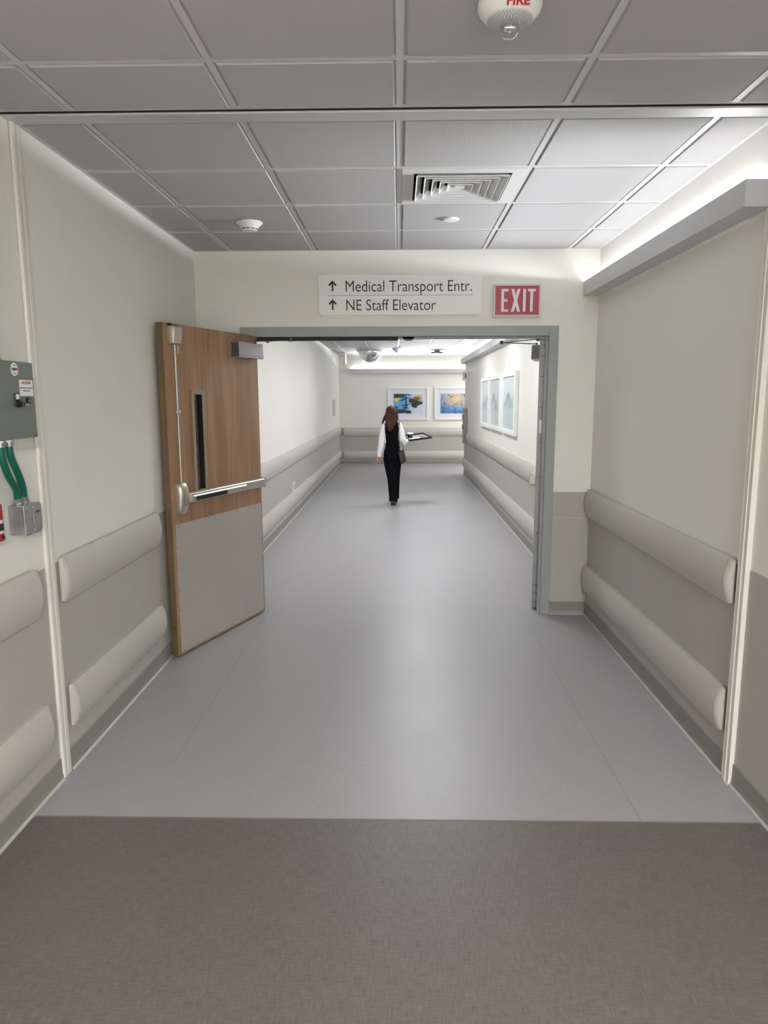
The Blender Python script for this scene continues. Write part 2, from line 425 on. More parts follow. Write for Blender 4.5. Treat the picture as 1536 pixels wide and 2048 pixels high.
# ------------------------------------------------------------------ door leaves. local frame: +x along the leaf from the hinge, +y out of the visible push face... z up
LW, LT, LH0, LH1 = 1.075, .045, .012, 2.128
def door_leaf(name, loc, rz, label, side, hinge_visible):
    """side=+1: hardware face is at local y=0 looking to +y and body spans y in [-LT,0]; side=-1 mirrored"""
    r = thing(name, loc, label, 'door', kind='structure', rz=rz)
    s = side
    def bx(bm, x0, x1, o0, o1, z0, z1, bev=0, seg=2, mi=0):
        a, c = sorted((s*o0, s*o1)); return box(bm, x0, x1, a, c, z0, z1, bev, seg, mi)
    # leaf body with window opening
    wx0, wx1, wz0, wz1 = .705, .80, 1.07, 1.70
    b = BM()
    for (x0, x1, z0, z1) in ((.002, wx0, LH0, LH1), (wx1, LW-.001, LH0, LH1), (wx0, wx1, LH0, wz0), (wx0, wx1, wz1, LH1)):
        bx(b, x0, x1, -LT, 0, z0, z1)
    bmesh.ops.remove_doubles(b, verts=b.verts, dist=1e-5)
    body = finish('door_panel', b, WOOD, parent=r, local=True)
    b = BM(); bx(b, LW-.001, LW+.003, -LT, 0, LH0, LH1); e = finish('edge_band', b, WOOD_SHADED, parent=r, local=True)
    b = BM(); lathe(b, [(0, .0), (.007, .0), (.007, .001), (0, .0012)], (LW+.003, -s*LT/2, .2), 'x', 14); finish('edge_bolt', b, BLACKP, parent=r, local=True)
    # vision lite
    b = BM(); f = .024
    for o0, o1 in ((0, .007), (-LT-.007, -LT)):
        bx(b, wx0-f, wx0+.004, o0, o1, wz0-f, wz1+f, .002); bx(b, wx1-.004, wx1+f, o0, o1, wz0-f, wz1+f, .002)
        bx(b, wx0+.004, wx1-.004, o0, o1, wz1-.004, wz1+f, .002); bx(b, wx0+.004, wx1-.004, o0, o1, wz0-f, wz0+.004, .002)
    lf = finish('window_frame', b, LITE, parent=r, local=True)
    b = BM(); bx(b, wx0, wx0+.003, -LT, -.0, wz0, wz1); bx(b, wx1-.003, wx1, -LT, -.0, wz0, wz1); bx(b, wx0+.003, wx1-.003, -LT, 0, wz1-.003, wz1); bx(b, wx0+.003, wx1-.003, -LT, 0, wz0, wz0+.003)
    finish('reveal_liner', b, DARK, parent=lf, local=True)  # black liners that darken the inside of the window opening
    b = BM(); bx(b, wx0+.003, wx1-.003, -.026, -.020, wz0+.003, wz1-.003); finish('window_glass', b, GLASS, parent=lf, local=True)
    # kick plate
    b = BM(); bx(b, .012, LW-.03, 0, .0016, .026, .876)
    kp = finish('kick_plate', b, PLATE, parent=r, local=True)
    b = BM()
    scr = [(x, z) for z in (.036, .866) for x in [.022+.166*i for i in range(7)]]+[(x, z) for x in (.022, LW-.04) for z in (.17, .31, .45, .59, .73)]
    for x, z in scr: lathe(b, [(0, s*.0015), (.004, s*.0016), (.0028, s*.0028), (0, s*.003)], (x, 0, z), 'y', 8)
    tag(finish('screw', b, mat('screw_dark', srgb(84, 80, 76), .4, metal=.6), parent=kp, local=True), kind='stuff')
    # panic bar
    def pprism(bm, pts, x0, x1, mi=0): return prism(bm, [(s*p, z) for p, z in pts], 'x', x0, x1, mi)
    b = BM(); zc = 1.035
    pprism(b, [(0, zc-.030), (.038, zc-.030), (.044, zc-.024), (.044, zc+.026), (.038, zc+.032), (0, zc+.032)], .012, .95)
    pb = finish('panic_bar', b, STEEL, parent=r, local=True)
    b = BM(); pprism(b, [(.044, zc-.022), (.064, zc-.020), (.066, zc+.012), (.060, zc+.020), (.044, zc+.022)], .30, .93); finish('push_pad', b, STEEL, parent=pb, local=True)
    b = BM(); pprism(b, [(.064, zc-.018), (.0675, zc-.017), (.0685, zc+.010), (.064, zc+.012)], .55, .90); tag(finish('pad_insert', b, BLACKP, parent=pb, local=True), 'black rubber insert')
    b = BM(); bx(b, .0, .014, 0, .05, zc-.034, zc+.036, .004); finish('end_cap', b, STEEL, parent=pb, local=True)
    b = BM(); lathe(b, [(0, s*.0655), (.0045, s*.0655), (.0045, s*.0672), (0, s*.0674)], (.36, 0, zc), 'y', 10); finish('key_hole', b, BLACKP, parent=pb, local=True)
    # centre case, rounded bottom and top
    b = BM(); rings = []
    cx, hw = .985, .044
    for z, k, d in ((.93, .55, .012), (.94, .85, .024), (.965, 1, .036), (1.0, 1, .046), (1.07, 1, .052), (1.11, 1, .046), (1.135, .96, .034), (1.145, .8, .020)):
        rings.append([(cx+hw*k*u, s*d*v, z) for u, v in ((-1, 0), (-1, .55), (-.75, .92), (-.35, 1), (.35, 1), (.75, .92), (1, .55), (1, 0))])
    loft(b, rings); cc = finish('latch_case', b, NICKEL, parent=r, local=True, smooth=True, angle=50)
    b = BM(); bx(b, cx-.016, cx+.01, .044, .0535, 1.0, 1.03, .002); finish('nameplate', b, BOXM, parent=cc, local=True)
    # vertical rod, guide, top latch
    b = BM(); tube(b, [(cx+.002, s*.018, 1.14), (cx+.002, s*.018, 2.02)], .0065, 12, ref=(1, 0, 0)); rod = finish('latch_rod', b, STEEL, parent=r, local=True, smooth=True)
    b = BM(); bx(b, cx-.018, cx+.018, 0, .026, 1.572, 1.600, .005, 3); finish('rod_guide', b, STEEL, parent=rod, local=True, smooth=True)
    b = BM(); rings = []
    for z, k, d in ((1.998, .72, .030), (2.006, .86, .042), (2.05, .95, .050), (2.098, 1, .054), (2.108, .95, .048)):
        rings.append([(cx+.004+.05*k*u, s*d*v, z) for u, v in ((-1, 0), (-1, .7), (-.8, 1), (.8, 1), (1, .7), (1, 0))])
    loft(b, rings); tc_ = finish('top_latch', b, NICKEL, parent=r, local=True, smooth=True, angle=40)
    b = BM(); bx(b, cx+.034, cx+.046, .006, .03, 2.10, 2.125); bx(b, cx-.01, cx+.02, .01, .04, 2.104, 2.116, .003); finish('latch_bolt', b, BLACKP, parent=tc_, local=True)
    b = BM(); bx(b, cx-.062, cx-.042, 0, .003, 1.95, 2.02, .001); lathe(b, [(0, s*.003), (.004, s*.003), (.004, s*.005), (0, s*.005)], (cx-.052, 0, 1.966), 'y', 10); finish('latch_tab', b, STEEL, parent=tc_, local=True)
    # closer body
    b = BM(); pprism(b, [(0, 1.962), (.058, 1.957), (.064, 1.962), (.060, 2.062), (.056, 2.066), (0, 2.066)], .015, .335)
    cl = finish('closer_body', b, [CLOSER], parent=r, local=True)
    b = BM(); bx(b, .333, .338, .0, .058, 1.962, 2.062); bx(b, .012, .017, 0, .058, 1.962, 2.062); finish('closer_end', b, CLOSERD, parent=cl, local=True)
    b = BM(); bx(b, .015, .336, .0625, .0645, 1.972, 1.974); finish('closer_joint', b, CLOSERD, parent=cl, local=True)
    # continuous hinge along the hinge edge
    b = BM(); bx(b, -.003, .002, -LT, .0, LH0, LH1)
    hg = finish('edge_channel', b, mat('hinge_grey', srgb(150, 150, 153), .4, metal=.3), parent=r, local=True)
    b = BM()
    for z in (.06, .13, .20, .34, .62, .93, 1.06, 1.33, 1.60, 1.83, 1.98, 2.06):
        for o in ((-.034, -.018) if z < .3 or z > 1.5 else (-.026,)):
            lathe(b, [(0, -.0038), (.0042, -.0038), (.0042, -.0015), (0, -.0015)], (0, s*o, z), 'x', 8)
    tag(finish('screw', b, BLACKP, parent=hg, local=True), kind='stuff')
    return r

# left leaf swings towards the viewer
A = Vector((-1.432, 4.307)); B = Vector((-1.059, 5.322)); dL = (A-B).normalized()
rzL = math.atan2(dL.y, dL.x)
d1 = door_leaf('door_1', (B.x, B.y, 0), rzL, 'open walnut-faced door leaf with steel kick plate on the left', 1, False)
# hardware face normal must be (+.94,-.34): local +y for this rotation is (-sin, cos)
# right leaf swings away from the viewer
aR = math.radians(16.0)
rzR = math.pi/2 - aR
d2 = door_leaf('door_2', (1.066, 5.432, 0), rzR, 'right door leaf swung away, seen by its grey hinge edge', 1, True)
# label mark on the hinge edge of the right leaf
b = BM(); box(b, -.0045, -.003, -.034, -.016, 1.40, 1.50); finish('fire_label', b, WHITE, parent=d2, local=True)
b = BM()
box(b, 1.1035, 1.1048, 5.398, 5.404, .015, 2.112, mi=1)
n_k = 26
for i in range(n_k):
    z0 = .03+i*(2.08/n_k)
    tube(b, [(1.1085, 5.4125, z0), (1.1085, 5.4125, z0+2.08/n_k-.006)], .0065, 10, ref=(1, 0, 0))
finish('hinge_knuckles', b, [mat('hinge_grey', (0, 0, 0, 1)), DARK], parent=fr, smooth=True)

def closer_arm(pivot, elbow, shoe, parent, bar_z):
    b = BM(); tube(b, [pivot, ((pivot[0]+elbow[0])/2, (pivot[1]+elbow[1])/2, bar_z), elbow], [(.010, .004)]*3, 8, ref=(0, 0, 1)); 
    tube(b, [elbow, shoe], [(.009, .004)]*2, 8, ref=(0, 0, 1))
    lathe(b, [(0, -.012), (.013, -.012), (.015, .002), (.013, .014), (0, .014)], elbow, 'z', 14)
    lathe(b, [(0, -.016), (.013, -.014), (.015, .006), (0, .008)], shoe, 'z', 14)
    lathe(b, [(0, -.02), (.009, -.02), (.009, .008), (0, .008)], pivot, 'z', 12)
    a = finish('closer_arm', b, mat('arm_steel', srgb(92, 92, 96), .35, metal=.7), parent=parent, smooth=True)
    b = BM(); box(b, shoe[0]-.05, shoe[0]+.04, shoe[1]-.02, shoe[1]+.02, OZ-.008, OZ, .002); finish('arm_shoe', b, CLOSERD, parent=a)
closer_arm((-1.045, 5.20, 2.082), (-.797, 5.27, 2.096), (-.985, 5.37, 2.098), fr, 2.086)
closer_arm((1.075, 5.60, 2.084), (.805, 5.62, 2.096), (1.045, 5.40, 2.104), fr, 2.09)

# ------------------------------------------------------------------ crash rails
def rail_profile(h=.203, d=.025, back=.012, n=12):
    pts = [(0, 0), (back+.004, 0)]
    for i in range(n+1):
        t = i/n; a = math.pi*t
        pts.append((back+.010+d*4*t*(1-t), h*t))
    pts += [(back+.004, h), (0, h)]
    return pts
def crash_rail(axis, w0, s, a, c, z0, label, group, caps=(True, True), h=.203):
    """axis 'y': runs along y on a wall at x=w0, facing s"""
    loc = (w0, (a+c)/2, z0) if axis == 'y' else ((a+c)/2, w0, z0)
    r = thing('crash_rail', loc, label, 'wall rail', group)
    prof = rail_profile(h); cl = .032
    def P(o, z, t): return (w0+s*o, t, z0+z) if axis == 'y' else (t, w0+s*o, z0+z)
    a2 = a+cl if caps[0] else a; c2 = c-cl if caps[1] else c
    b = BM(); loft(b, [[P(o, z, a2+.003) for o, z in prof], [P(o, z, c2-.003) for o, z in prof]])
    finish('rail_cover', b, RAIL, parent=r, smooth=True, angle=40)
    for on, t0, t1 in ((caps[0], a2, a), (caps[1], c2, c)):
        if not on: continue
        b = BM(); rings = []
        for k in range(7):
            q = k/6; f = math.sqrt(max(0, 1-(q*.97)**2)); rings.append([P(max(.008, o)*1 if o < .011 else .008+(o-.008)*f, h*.5+(z-h*.5)*(1-.06*q*q), t0+(t1-t0)*q) for o, z in prof])
        loft(b, rings); finish('end_cap', b, RAILCAP, parent=r, smooth=True, angle=60)
    return r
UZ, LZ = .782, .198
gL = 'crash rails along the corridor walls'
crash_rail('y', XL+.002, 1, 2.948, 4.20, UZ, 'upper grey crash rail on the left wall between joint cover and open door', gL)
crash_rail('y', XL+.002, 1, 2.948, 4.20, LZ, 'lower grey crash rail on the left wall between joint cover and open door', gL)
crash_rail('y', XL+.002, 1, .2, 2.755, UZ, 'upper grey crash rail at the left edge, under the electrical box', gL)
crash_rail('y', XL+.002, 1, .2, 2.755, LZ, 'lower grey crash rail at the left edge, nearest the viewer', gL)
crash_rail('y', XR-.002, -1, 2.945, 5.285, UZ, 'upper grey crash rail on the right wall under the near cove light', gL)
crash_rail('y', XR-.002, -1, 2.945, 5.285, LZ, 'lower grey crash rail on the right wall just above the baseboard, before the door', gL)
crash_rail('y', XL+.002, 1, YD+DW+.02, YE-.01, .765, 'upper crash rail on the left wall beyond the doorway', gL, (True, False))
crash_rail('y', XL+.002, 1, YD+DW+.02, YE-.01, .175, 'lower crash rail on the left wall beyond the doorway', gL, (True, False))
crash_rail('y', XR-.002, -1, 6.75, 14.75, .768, 'upper crash rail beneath the three mountain pictures', gL)
crash_rail('y', XR-.002, -1, 6.75, YR-.01, .18, 'lower crash rail beneath the three mountain pictures', gL, (True, False))
crash_rail('x', YE-.002, -1, XL+.075, XE-.2, .735, 'upper crash rail on the end wall under the pond pictures', gL, h=.19)
crash_rail('x', YE-.002, -1, XL+.075, XE-.2, .155, 'lower crash rail on the end wall above the baseboard', gL, h=.19)

# ------------------------------------------------------------------ cove lights
def cove(axis, w0, s, a, c, z0, z1, watts, label, depth=.114, gap=.006, solid=(.2, .33)):
    loc = (w0, (a+c)/2, z0) if axis == 'y' else ((a+c)/2, w0, z0)
    r = thing('cove_light', loc, label, 'light fixture', 'white cove lights on the corridor walls')
    def bx(bm, o0, o1, t0, t1, zz0, zz1, bev=0):
        p, q = sorted((w0+s*o0, w0+s*o1))
        if axis == 'y': box(bm, p, q, t0, t1, zz0, zz1, bev)
        else: box(bm, t0, t1, p, q, zz0, zz1, bev)
    b = BM()
    bx(b, depth-.004, depth, a, c, z0, z1)                     # front lip
    bx(b, gap, depth-.004, a+solid[0], c-solid[1], z0, z0+.004)          # floor of the trough
    bx(b, 0, depth-.004, a+.004, a+solid[0], z0, z0+.004); bx(b, 0, depth-.004, c-solid[1], c-.004, z0, z0+.004)
    bx(b, gap, gap+.003, a+solid[0], c-solid[1], z0+.004, z0+.03)
    finish('housing', b, COVEM, parent=r)
    b = BM(); bx(b, 0, depth-.004, a, a+.004, z0, z1); finish('end_plate', b, COVEM, parent=r)
    b = BM(); bx(b, 0, depth-.004, c-.004, c, z0, z1); finish('end_plate', b, COVEM, parent=r)
    b = BM(); bx(b, .012, .06, a+.05, c-.05, z0+.004, z0+.080, .004); finish('led_strip', b, LEDM, parent=r)
    L = bpy.data.lights.new('cove_lamp', 'AREA'); L.shape = 'RECTANGLE'; L.energy = watts*(c-a); L.color = COVE_COL
    ln = (c-a)-.24
    L.size = .03; L.size_y = ln
    # optic of the fixture: a wide asymmetric throw across the ceiling with side cut-off
    L.use_nodes = True; nt = L.node_tree; em = nt.nodes['Emission']
    ge = nt.nodes.new('ShaderNodeNewGeometry'); se = nt.nodes.new('ShaderNodeSeparateXYZ'); nt.links.new(ge.outputs['Incoming'], se.inputs[0])
    zz = math_node(nt, 'MULTIPLY', se.outputs[2], se.outputs[2])
    al = se.outputs[1 if axis == 'y' else 0]; al = math_node(nt, 'MULTIPLY', al, al)
    wide = math_node(nt, 'DIVIDE', 1.0, math_node(nt, 'ADD', zz, .047))
    cut = math_node(nt, 'POWER', math_node(nt, 'SUBTRACT', 1.0, al), 8.0)
    lo = nt.nodes.new('ShaderNodeMapRange'); nt.links.new(math_node(nt, 'ABSOLUTE', se.outputs[2]), lo.inputs[0]); lo.inputs[1].default_value = .045; lo.inputs[2].default_value = .13
    cut = math_node(nt, 'MULTIPLY', cut, lo.outputs[0])
    cut = math_node(nt, 'MULTIPLY', cut, math_node(nt, 'POWER', math_node(nt, 'SUBTRACT', 1.001, math_node(nt, 'ABSOLUTE', se.outputs[2])), 1.6))
    nt.links.new(math_node(nt, 'MULTIPLY', wide, cut), em.inputs['Strength'])
    o = bpy.data.objects.new('cove_lamp', L); COL.objects.link(o); o.parent = r
    o.location = Vector((w0+s*.045, (a+c)/2, z0+.092))-Vector(loc) if axis == 'y' else Vector(((a+c)/2, w0+s*.045, z0+.092))-Vector(loc)
    tilt = math.radians(55)       # aimed up and out into the room
    out = Vector((s*math.sin(tilt), 0, math.cos(tilt))) if axis == 'y' else Vector((0, s*math.sin(tilt), math.cos(tilt)))
    lng = Vector((0, 1, 0)) if axis == 'y' else Vector((1, 0, 0))
    zx = -out; xx = lng.cross(zx).normalized()
    o.rotation_euler = Matrix((xx, lng, zx)).transposed().to_euler()
    return r
cove('y', XR, -1, 2.895, YD-.001, 2.399, 2.499, COVE_NEAR, 'white cove light on the right wall before the doorway')
cove('y', XR, -1, YD+DW+.001, YR-.1, 2.399, 2.499, COVE_W, 'white cove light on the right wall beyond the doorway')
cove('x', YE, -1, XL+.285, XE-.3, 2.303, 2.402, COVE_W*2, 'white cove light across the end wall above the pond pictures')

# added fill panels, all out of view, that brighten lobby, far corridor and passage
def fill_panel(x, y, w, l, watts, label):
    r = thing('fill_light_panel', (x, y, ZC-.02), label, 'light fixture')
    b = BM(); box(b, x-w/2-.02, x+w/2+.02, y-l/2-.02, y+l/2+.02, ZC-.02, ZC-.006); finish('frame', b, GRID, parent=r)
    b = BM(); box(b, x-w/2, x+w/2, y-l/2, y+l/2, ZC-.022, ZC-.012); finish('diffuser', b, LEDM, parent=r)  # glowing face of the added fill panel
    L = bpy.data.lights.new('fill_lamp', 'AREA'); L.shape = 'RECTANGLE'; L.size = w; L.size_y = l; L.energy = watts; L.color = (.975, .985, 1)
    o = bpy.data.objects.new('fill_lamp', L); COL.objects.link(o); o.parent = r; o.location = (0, 0, -.01)
fill_panel(XG+1.5*T, -2.3, .55, 1.15, BACK_W, 'added fill light panel in the lobby behind the viewer, out of view')
for k_, (py_, lb_) in enumerate(((6.9, 'nearest to the doorway'), (9.2, 'in the middle of the row'), (11.5, 'farthest from the doorway'))):
    fill_panel(XG+T/2, py_, .55, .55, FAR_W, 'added unseen fill light panel in the far corridor, '+lb_)
fill_panel(3.3, (YR+YE)/2, 1.15, .55, SIDE_W, 'added unseen fill light panel in the side passage')

# ------------------------------------------------------------------ overhead sign and exit sign
SY = YD-.022
r = thing('overhead_sign', (0.007, YD, 2.41), 'white directional sign with two up arrows above the doorway', 'sign')
def rrect(x0, x1, z0, z1, r0=.02, corners=(1, 1, 1, 1), n=6):
    pts = []
    for (cx, cz, a0, on) in ((x1-r0, z1-r0, 0, corners[0]), (x0+r0, z1-r0, 90, corners[1]), (x0+r0, z0+r0, 180, corners[2]), (x1-r0, z0+r0, 270, corners[3])):
        if on:
            for i in range(n+1):
                a = math.radians(a0+90*i/n); pts.append((cx+r0*math.cos(a), cz+r0*math.sin(a)))
        else:
            a = math.radians(a0+45); pts.append((cx+r0*(1 if math.cos(a) > 0 else -1), cz+r0*(1 if math.sin(a) > 0 else -1)))
    return pts
b = BM(); prism(b, rrect(-.583, .602, 2.272, 2.553, .03, (0, 0, 1, 1)), 'y', SY, YD-.008); sg = finish('sign_panel', b, SIGNW, parent=r)
b = BM(); prism(b, rrect(-.575, .622, 2.256, 2.560, .02), 'y', YD-.007, YD-.0005); finish('back_plate', b, PAINT, parent=r)
def sign_text(s, x, z, size, width):
    t = text_bm(s, size, .0006, width=width, bold=-.0004)
    place_text(t, (x, SY-.0008, z), (1, 0, 0), (0, 0, 1)); finish('lettering', t, INK, parent=r)
sign_text('Medical Transport Entr.', -.386, 2.437, .112, .918)
sign_text('NE Staff Elevator', -.383, 2.304, .112, .655)
b = BM(); box(b, -.52, .545, SY-.001, SY, 2.4085, 2.4115); finish('divider_line', b, mat('sign_rule', srgb(150, 148, 144), .5), parent=r)
for z0 in (2.44, 2.308):
    b = BM(); x = -.482; h = .072
    prism(b, [(x-.006, z0), (x+.006, z0), (x+.006, z0+h-.02), (x+.020, z0+h-.036), (x+.028, z0+h-.030), (x+.028, z0+h-.024), (x, z0+h+.004), (x-.028, z0+h-.024), (x-.028, z0+h-.030), (x-.020, z0+h-.036), (x-.006, z0+h-.02)], 'y', SY-.0015, SY)
    finish('arrow', b, INK, parent=r)

ex0, ex1, ez0, ez1 = .690, 1.030, 2.254, 2.482; EY = YD-.03
r = thing('exit_sign', ((ex0+ex1)/2, YD, (ez0+ez1)/2), 'red exit sign in a white frame above the door', 'sign')
b = BM(); f = .012
box(b, ex0, ex1, EY+.004, YD-.001, ez0, ez1, .002)
box(b, ex0, ex0+f, EY, EY+.006, ez0, ez1); box(b, ex1-f, ex1, EY, EY+.006, ez0, ez1); box(b, ex0+f, ex1-f, EY, EY+.006, ez0, ez0+f); box(b, ex0+f, ex1-f, EY, EY+.006, ez1-f, ez1)
finish('frame', b, mat('exit_frame', srgb(214, 205, 204), .4), parent=r)
b = BM(); box(b, ex0+f, ex1-f, EY+.002, EY+.0045, ez0+f, ez1-f); finish('sign_face', b, RED, parent=r)
lz0, lz1 = ez0+.034, ez1-.034; y0, y1 = EY+.0008, EY+.002; st = .020
def letter(polys):
    b = BM()
    for p in polys: prism(b, p, 'y', y0, y1)
    finish('letter', b, EXITW, parent=r)
def rect(x0, x1, z0, z1): return [(x0, z0), (x1, z0), (x1, z1), (x0, z1)]
x = .745; lm = (lz0+lz1)/2
letter([rect(x, x+st, lz0, lz1), rect(x+st, x+.052, lz1-.017, lz1), rect(x+st, x+.046, lm-.008, lm+.009), rect(x+st, x+.052, lz0, lz0+.017)])
x = .815; wX = .068
cX = x+wX/2; q_ = .022; hX = (lz1-lz0)/2; k_ = q_/(wX-q_)*hX
letter([[(x, lz0), (x+q_, lz0), (cX, lm-k_), (x+wX-q_, lz0), (x+wX, lz0), (cX+q_/2, lm), (x+wX, lz1), (x+wX-q_, lz1), (cX, lm+k_), (x+q_, lz1), (x, lz1), (cX-q_/2, lm)]])
x = .902; letter([rect(x, x+st, lz0, lz1)])
x = .936; letter([rect(x, x+.056, lz1-.017, lz1), rect(x+.018, x+.038, lz0, lz1-.017)])

# ------------------------------------------------------------------ ceiling devices
# square diffuser
dx, dy = (DIFX[0]+DIFX[1])/2, (DIFY[0]+DIFY[1])/2
r = thing('air_diffuser', (dx, dy, ZC), 'square louvred air diffuser in the ceiling before the doorway', 'vent')
b = BM(); H = T/2-.013; o = .235
for q in ((dx-H, dx-o, dy-H, dy+H), (dx+o, dx+H, dy-H, dy+H), (dx-o, dx+o, dy-H, dy-o), (dx-o, dx+o, dy+o, dy+H)): box(b, *q[:2], *q[2:], ZC-.006, ZC+.002)
finish('frame', b, mat('diffuser_white', srgb(214, 213, 212), .4), parent=r)
b = BM(); 
for q in ((dx-o-.01, dx-o, dy-o, dy+o), (dx+o, dx+o+.01, dy-o, dy+o), (dx-o, dx+o, dy-o-.01, dy-o), (dx-o, dx+o, dy+o, dy+o+.01)): box(b, *q, ZC, ZC+.12)
box(b, dx-o, dx+o, dy-o, dy+o, ZC+.12, ZC+.125); finish('plenum', b, mat('plenum_dark', srgb(60, 60, 62), .8), parent=r)
for i, k in enumerate((.222, .182, .142, .102, .062)):
    b = BM(); zb = ZC-.014+.002*i; zt = zb+.034; k2 = k-.030; th = .0022
    for (ox0, ix0, z_0, z_1) in ((k, k2, zb, zt),):
        def ring(q, z): return [(dx-q, dy-q, z), (dx+q, dy-q, z), (dx+q, dy+q, z), (dx-q, dy+q, z)]
        loft(b, [ring(k, zb), ring(k2, zt), ring(k2+th, zt+th), ring(k+th, zb+.001), ring(k+th, zb-.003), ring(k-.001, zb-.003), ring(k, zb)], cap=False)
    bmesh.ops.remove_doubles(b, verts=b.verts, dist=1e-6)
    finish('louvre', b, mat('diffuser_white', (0,)*4), parent=r)
b = BM(); prism(b, [(dx-.026, dy-.026), (dx+.026, dy-.026), (dx+.026, dy+.026), (dx-.026, dy+.026)], 'z', ZC-.004, ZC+.0); finish('centre_plate', b, mat('diffuser_white', (0,)*4), parent=r)

# fire horn strobe
fx, fy = .298, 2.073
r = thing('fire_alarm_horn', (fx, fy, ZC), 'round white ceiling fire horn with clear strobe lens at the top edge', 'fire alarm')
b = BM(); lathe(b, [(.0, 0), (.078, 0), (.082, -.006), (.086, -.018), (.086, -.028), (.083, -.037), (.0645, -.0575), (.062, -.059)], (fx, fy, ZC), 'z', 48, cap=False); hb = finish('housing', b, WHITE, parent=r, smooth=True, angle=60)
b = BM(); lathe(b, [(.062, -.059), (.058, -.0625), (.044, -.0695), (.034, -.073), (.0, -.073)], (fx, fy, ZC), 'z', 48, cap=False); gr = finish('grille', b, mat('grille_grey', srgb(212, 212, 212), .5), parent=r, smooth=True)
b = BM()
for rr, zz, n in ((.057, -.0630, 44), (.0525, -.0653, 40), (.048, -.0675, 37), (.0435, -.0697, 33), (.039, -.0713, 29), (.0345, -.0729, 26)):
    for i in range(n):
        a = 2*math.pi*(i+.5*(int(rr*1e4) % 2))/n; c = Vector((fx+rr*math.cos(a), fy+rr*math.sin(a), ZC+zz)); u = Vector((-math.sin(a), math.cos(a), 0)); v = Vector((math.cos(a), math.sin(a), .5)).normalized(); nn = u.cross(v); nn = nn if nn.z < 0 else -nn
        vs = [b.verts.new(c+nn*.0008+u*.0016*math.cos(t)+v*.0014*math.sin(t)) for t in [k*math.pi/3 for k in range(6)]]; b.faces.new(vs)
tag(finish('perforation', b, mat('hole_dark', srgb(70, 70, 72), .8), parent=gr, recalc=False), kind='stuff')
b = BM(); box(b, fx-.016, fx+.016, fy-.012, fy+.012, ZC-.084, ZC-.073, .003); box(b, fx-.004, fx+.004, fy-.009, fy+.009, ZC-.093, ZC-.084, .002)
finish('strobe_tube', b, mat('strobe_silver', srgb(200, 204, 210), .2, metal=.8), parent=r)
b = BM(); lathe(b, [(.028, -.073), (.027, -.083), (.0235, -.094), (.015, -.102), (.006, -.1048), (0.0001, -.105), (0.0001, -.103), (.0055, -.1028), (.014, -.1002), (.022, -.093), (.0252, -.083), (.026, -.073)], (fx, fy, ZC), 'z', 32, cap=False)
finish('lens', b, GLASS, parent=r, smooth=True, angle=70)
tx = text_bm('FIRE', .030, .0004, bold=.0008, width=.060)
place_text(tx, (fx-.018, fy-.0675, ZC-.0552), (1, 0, 0), (0, -.67, .74))
finish('lettering', tx, REDTXT, parent=r)

r = thing('smoke_detector', (-.905, 4.44, ZC), 'white round smoke detector on the ceiling left of the doorway', 'smoke detector')
b = BM(); lathe(b, [(0, -.006), (.078, -.006), (.079, -.012), (.072, -.018), (.058, -.03), (.048, -.046), (.046, -.052), (.040, -.056), (0, -.058)], (-.905, 4.44, ZC), 'z', 40); finish('housing', b, WHITE, parent=r, smooth=True, angle=50)
b = BM()
for i in range(10):
    a = 2*math.pi*(i+.5)/10; tube(b, [(-.905+.0485*math.cos(a-.2), 4.44+.0485*math.sin(a-.2), ZC-.047), (-.905+.0485*math.cos(a+.2), 4.44+.0485*math.sin(a+.2), ZC-.047)], .0028, 6, ref=(0, 0, 1))
finish('sensor_vent', b, BLACKP, parent=r)
def cap_disc(x, y, rad, h, name, label, cat, m=WHITE, **k):
    b = BM(); lathe(b, [(0, -.004), (rad, -.005), (rad, -.009), (rad*.92, -h), (rad*.4, -h-.001), (0, -h-.001)], (x, y, ZC), 'z', 32)
    return plain(name, b, m, label, cat, smooth=True, angle=40, origin=(x, y, ZC), **k)
cap_disc(.312, 4.40, .048, .014, 'sprinkler_cap', 'flat white sprinkler cap on the ceiling below the air diffuser', 'sprinkler')
# far ceiling devices
cap_disc(-.03, 12.4, .075, .016, 'sprinkler_cap', 'white sprinkler cap on the far ceiling beyond the doorway', 'sprinkler')
b = BM(); lathe(b, [(0, -.004), (.10, -.004), (.10, -.02), (.07, -.045), (.045, -.06), (.03, -.085), (0, -.09)], (-.04, 15.3, ZC), 'z', 28)
plain('strobe_light', b, mat('far_white', srgb(225, 225, 225), .4), 'small white strobe on the far ceiling above the woman', 'fire alarm', smooth=True, origin=(-.04, 15.3, ZC))
b = BM(); lathe(b, [(0, -.004), (.06, -.004), (.06, -.03), (.13, -.035), (.14, -.06), (.12, -.075), (0, -.078)], (.86, 16.0, ZC), 'z', 28)
plain('access_point', b, GREYP, 'round grey wireless unit on the far ceiling near the corner', 'device', smooth=True, origin=(.86, 16.0, ZC))
# convex dome mirror
mx_, my_ = -.655, 16.1
r = thing('dome_mirror', (mx_, my_, ZC), 'convex dome mirror on the far ceiling at the corridor corner', 'mirror')
b = BM(); lathe(b, [(.27*math.cos(t), -.014-.24*math.sin(t)) for t in [i*math.pi/2/14 for i in range(15)]], (mx_, my_, ZC), 'z', 44, cap=False); finish('mirror_dome', b, MIRROR, parent=r, smooth=True, angle=80)
b = BM(); lathe(b, [(0, -.005), (.282, -.005), (.285, -.012), (.27, -.016), (0, -.016)], (mx_, my_, ZC), 'z', 44); finish('rim', b, WHITE, parent=r, smooth=True)
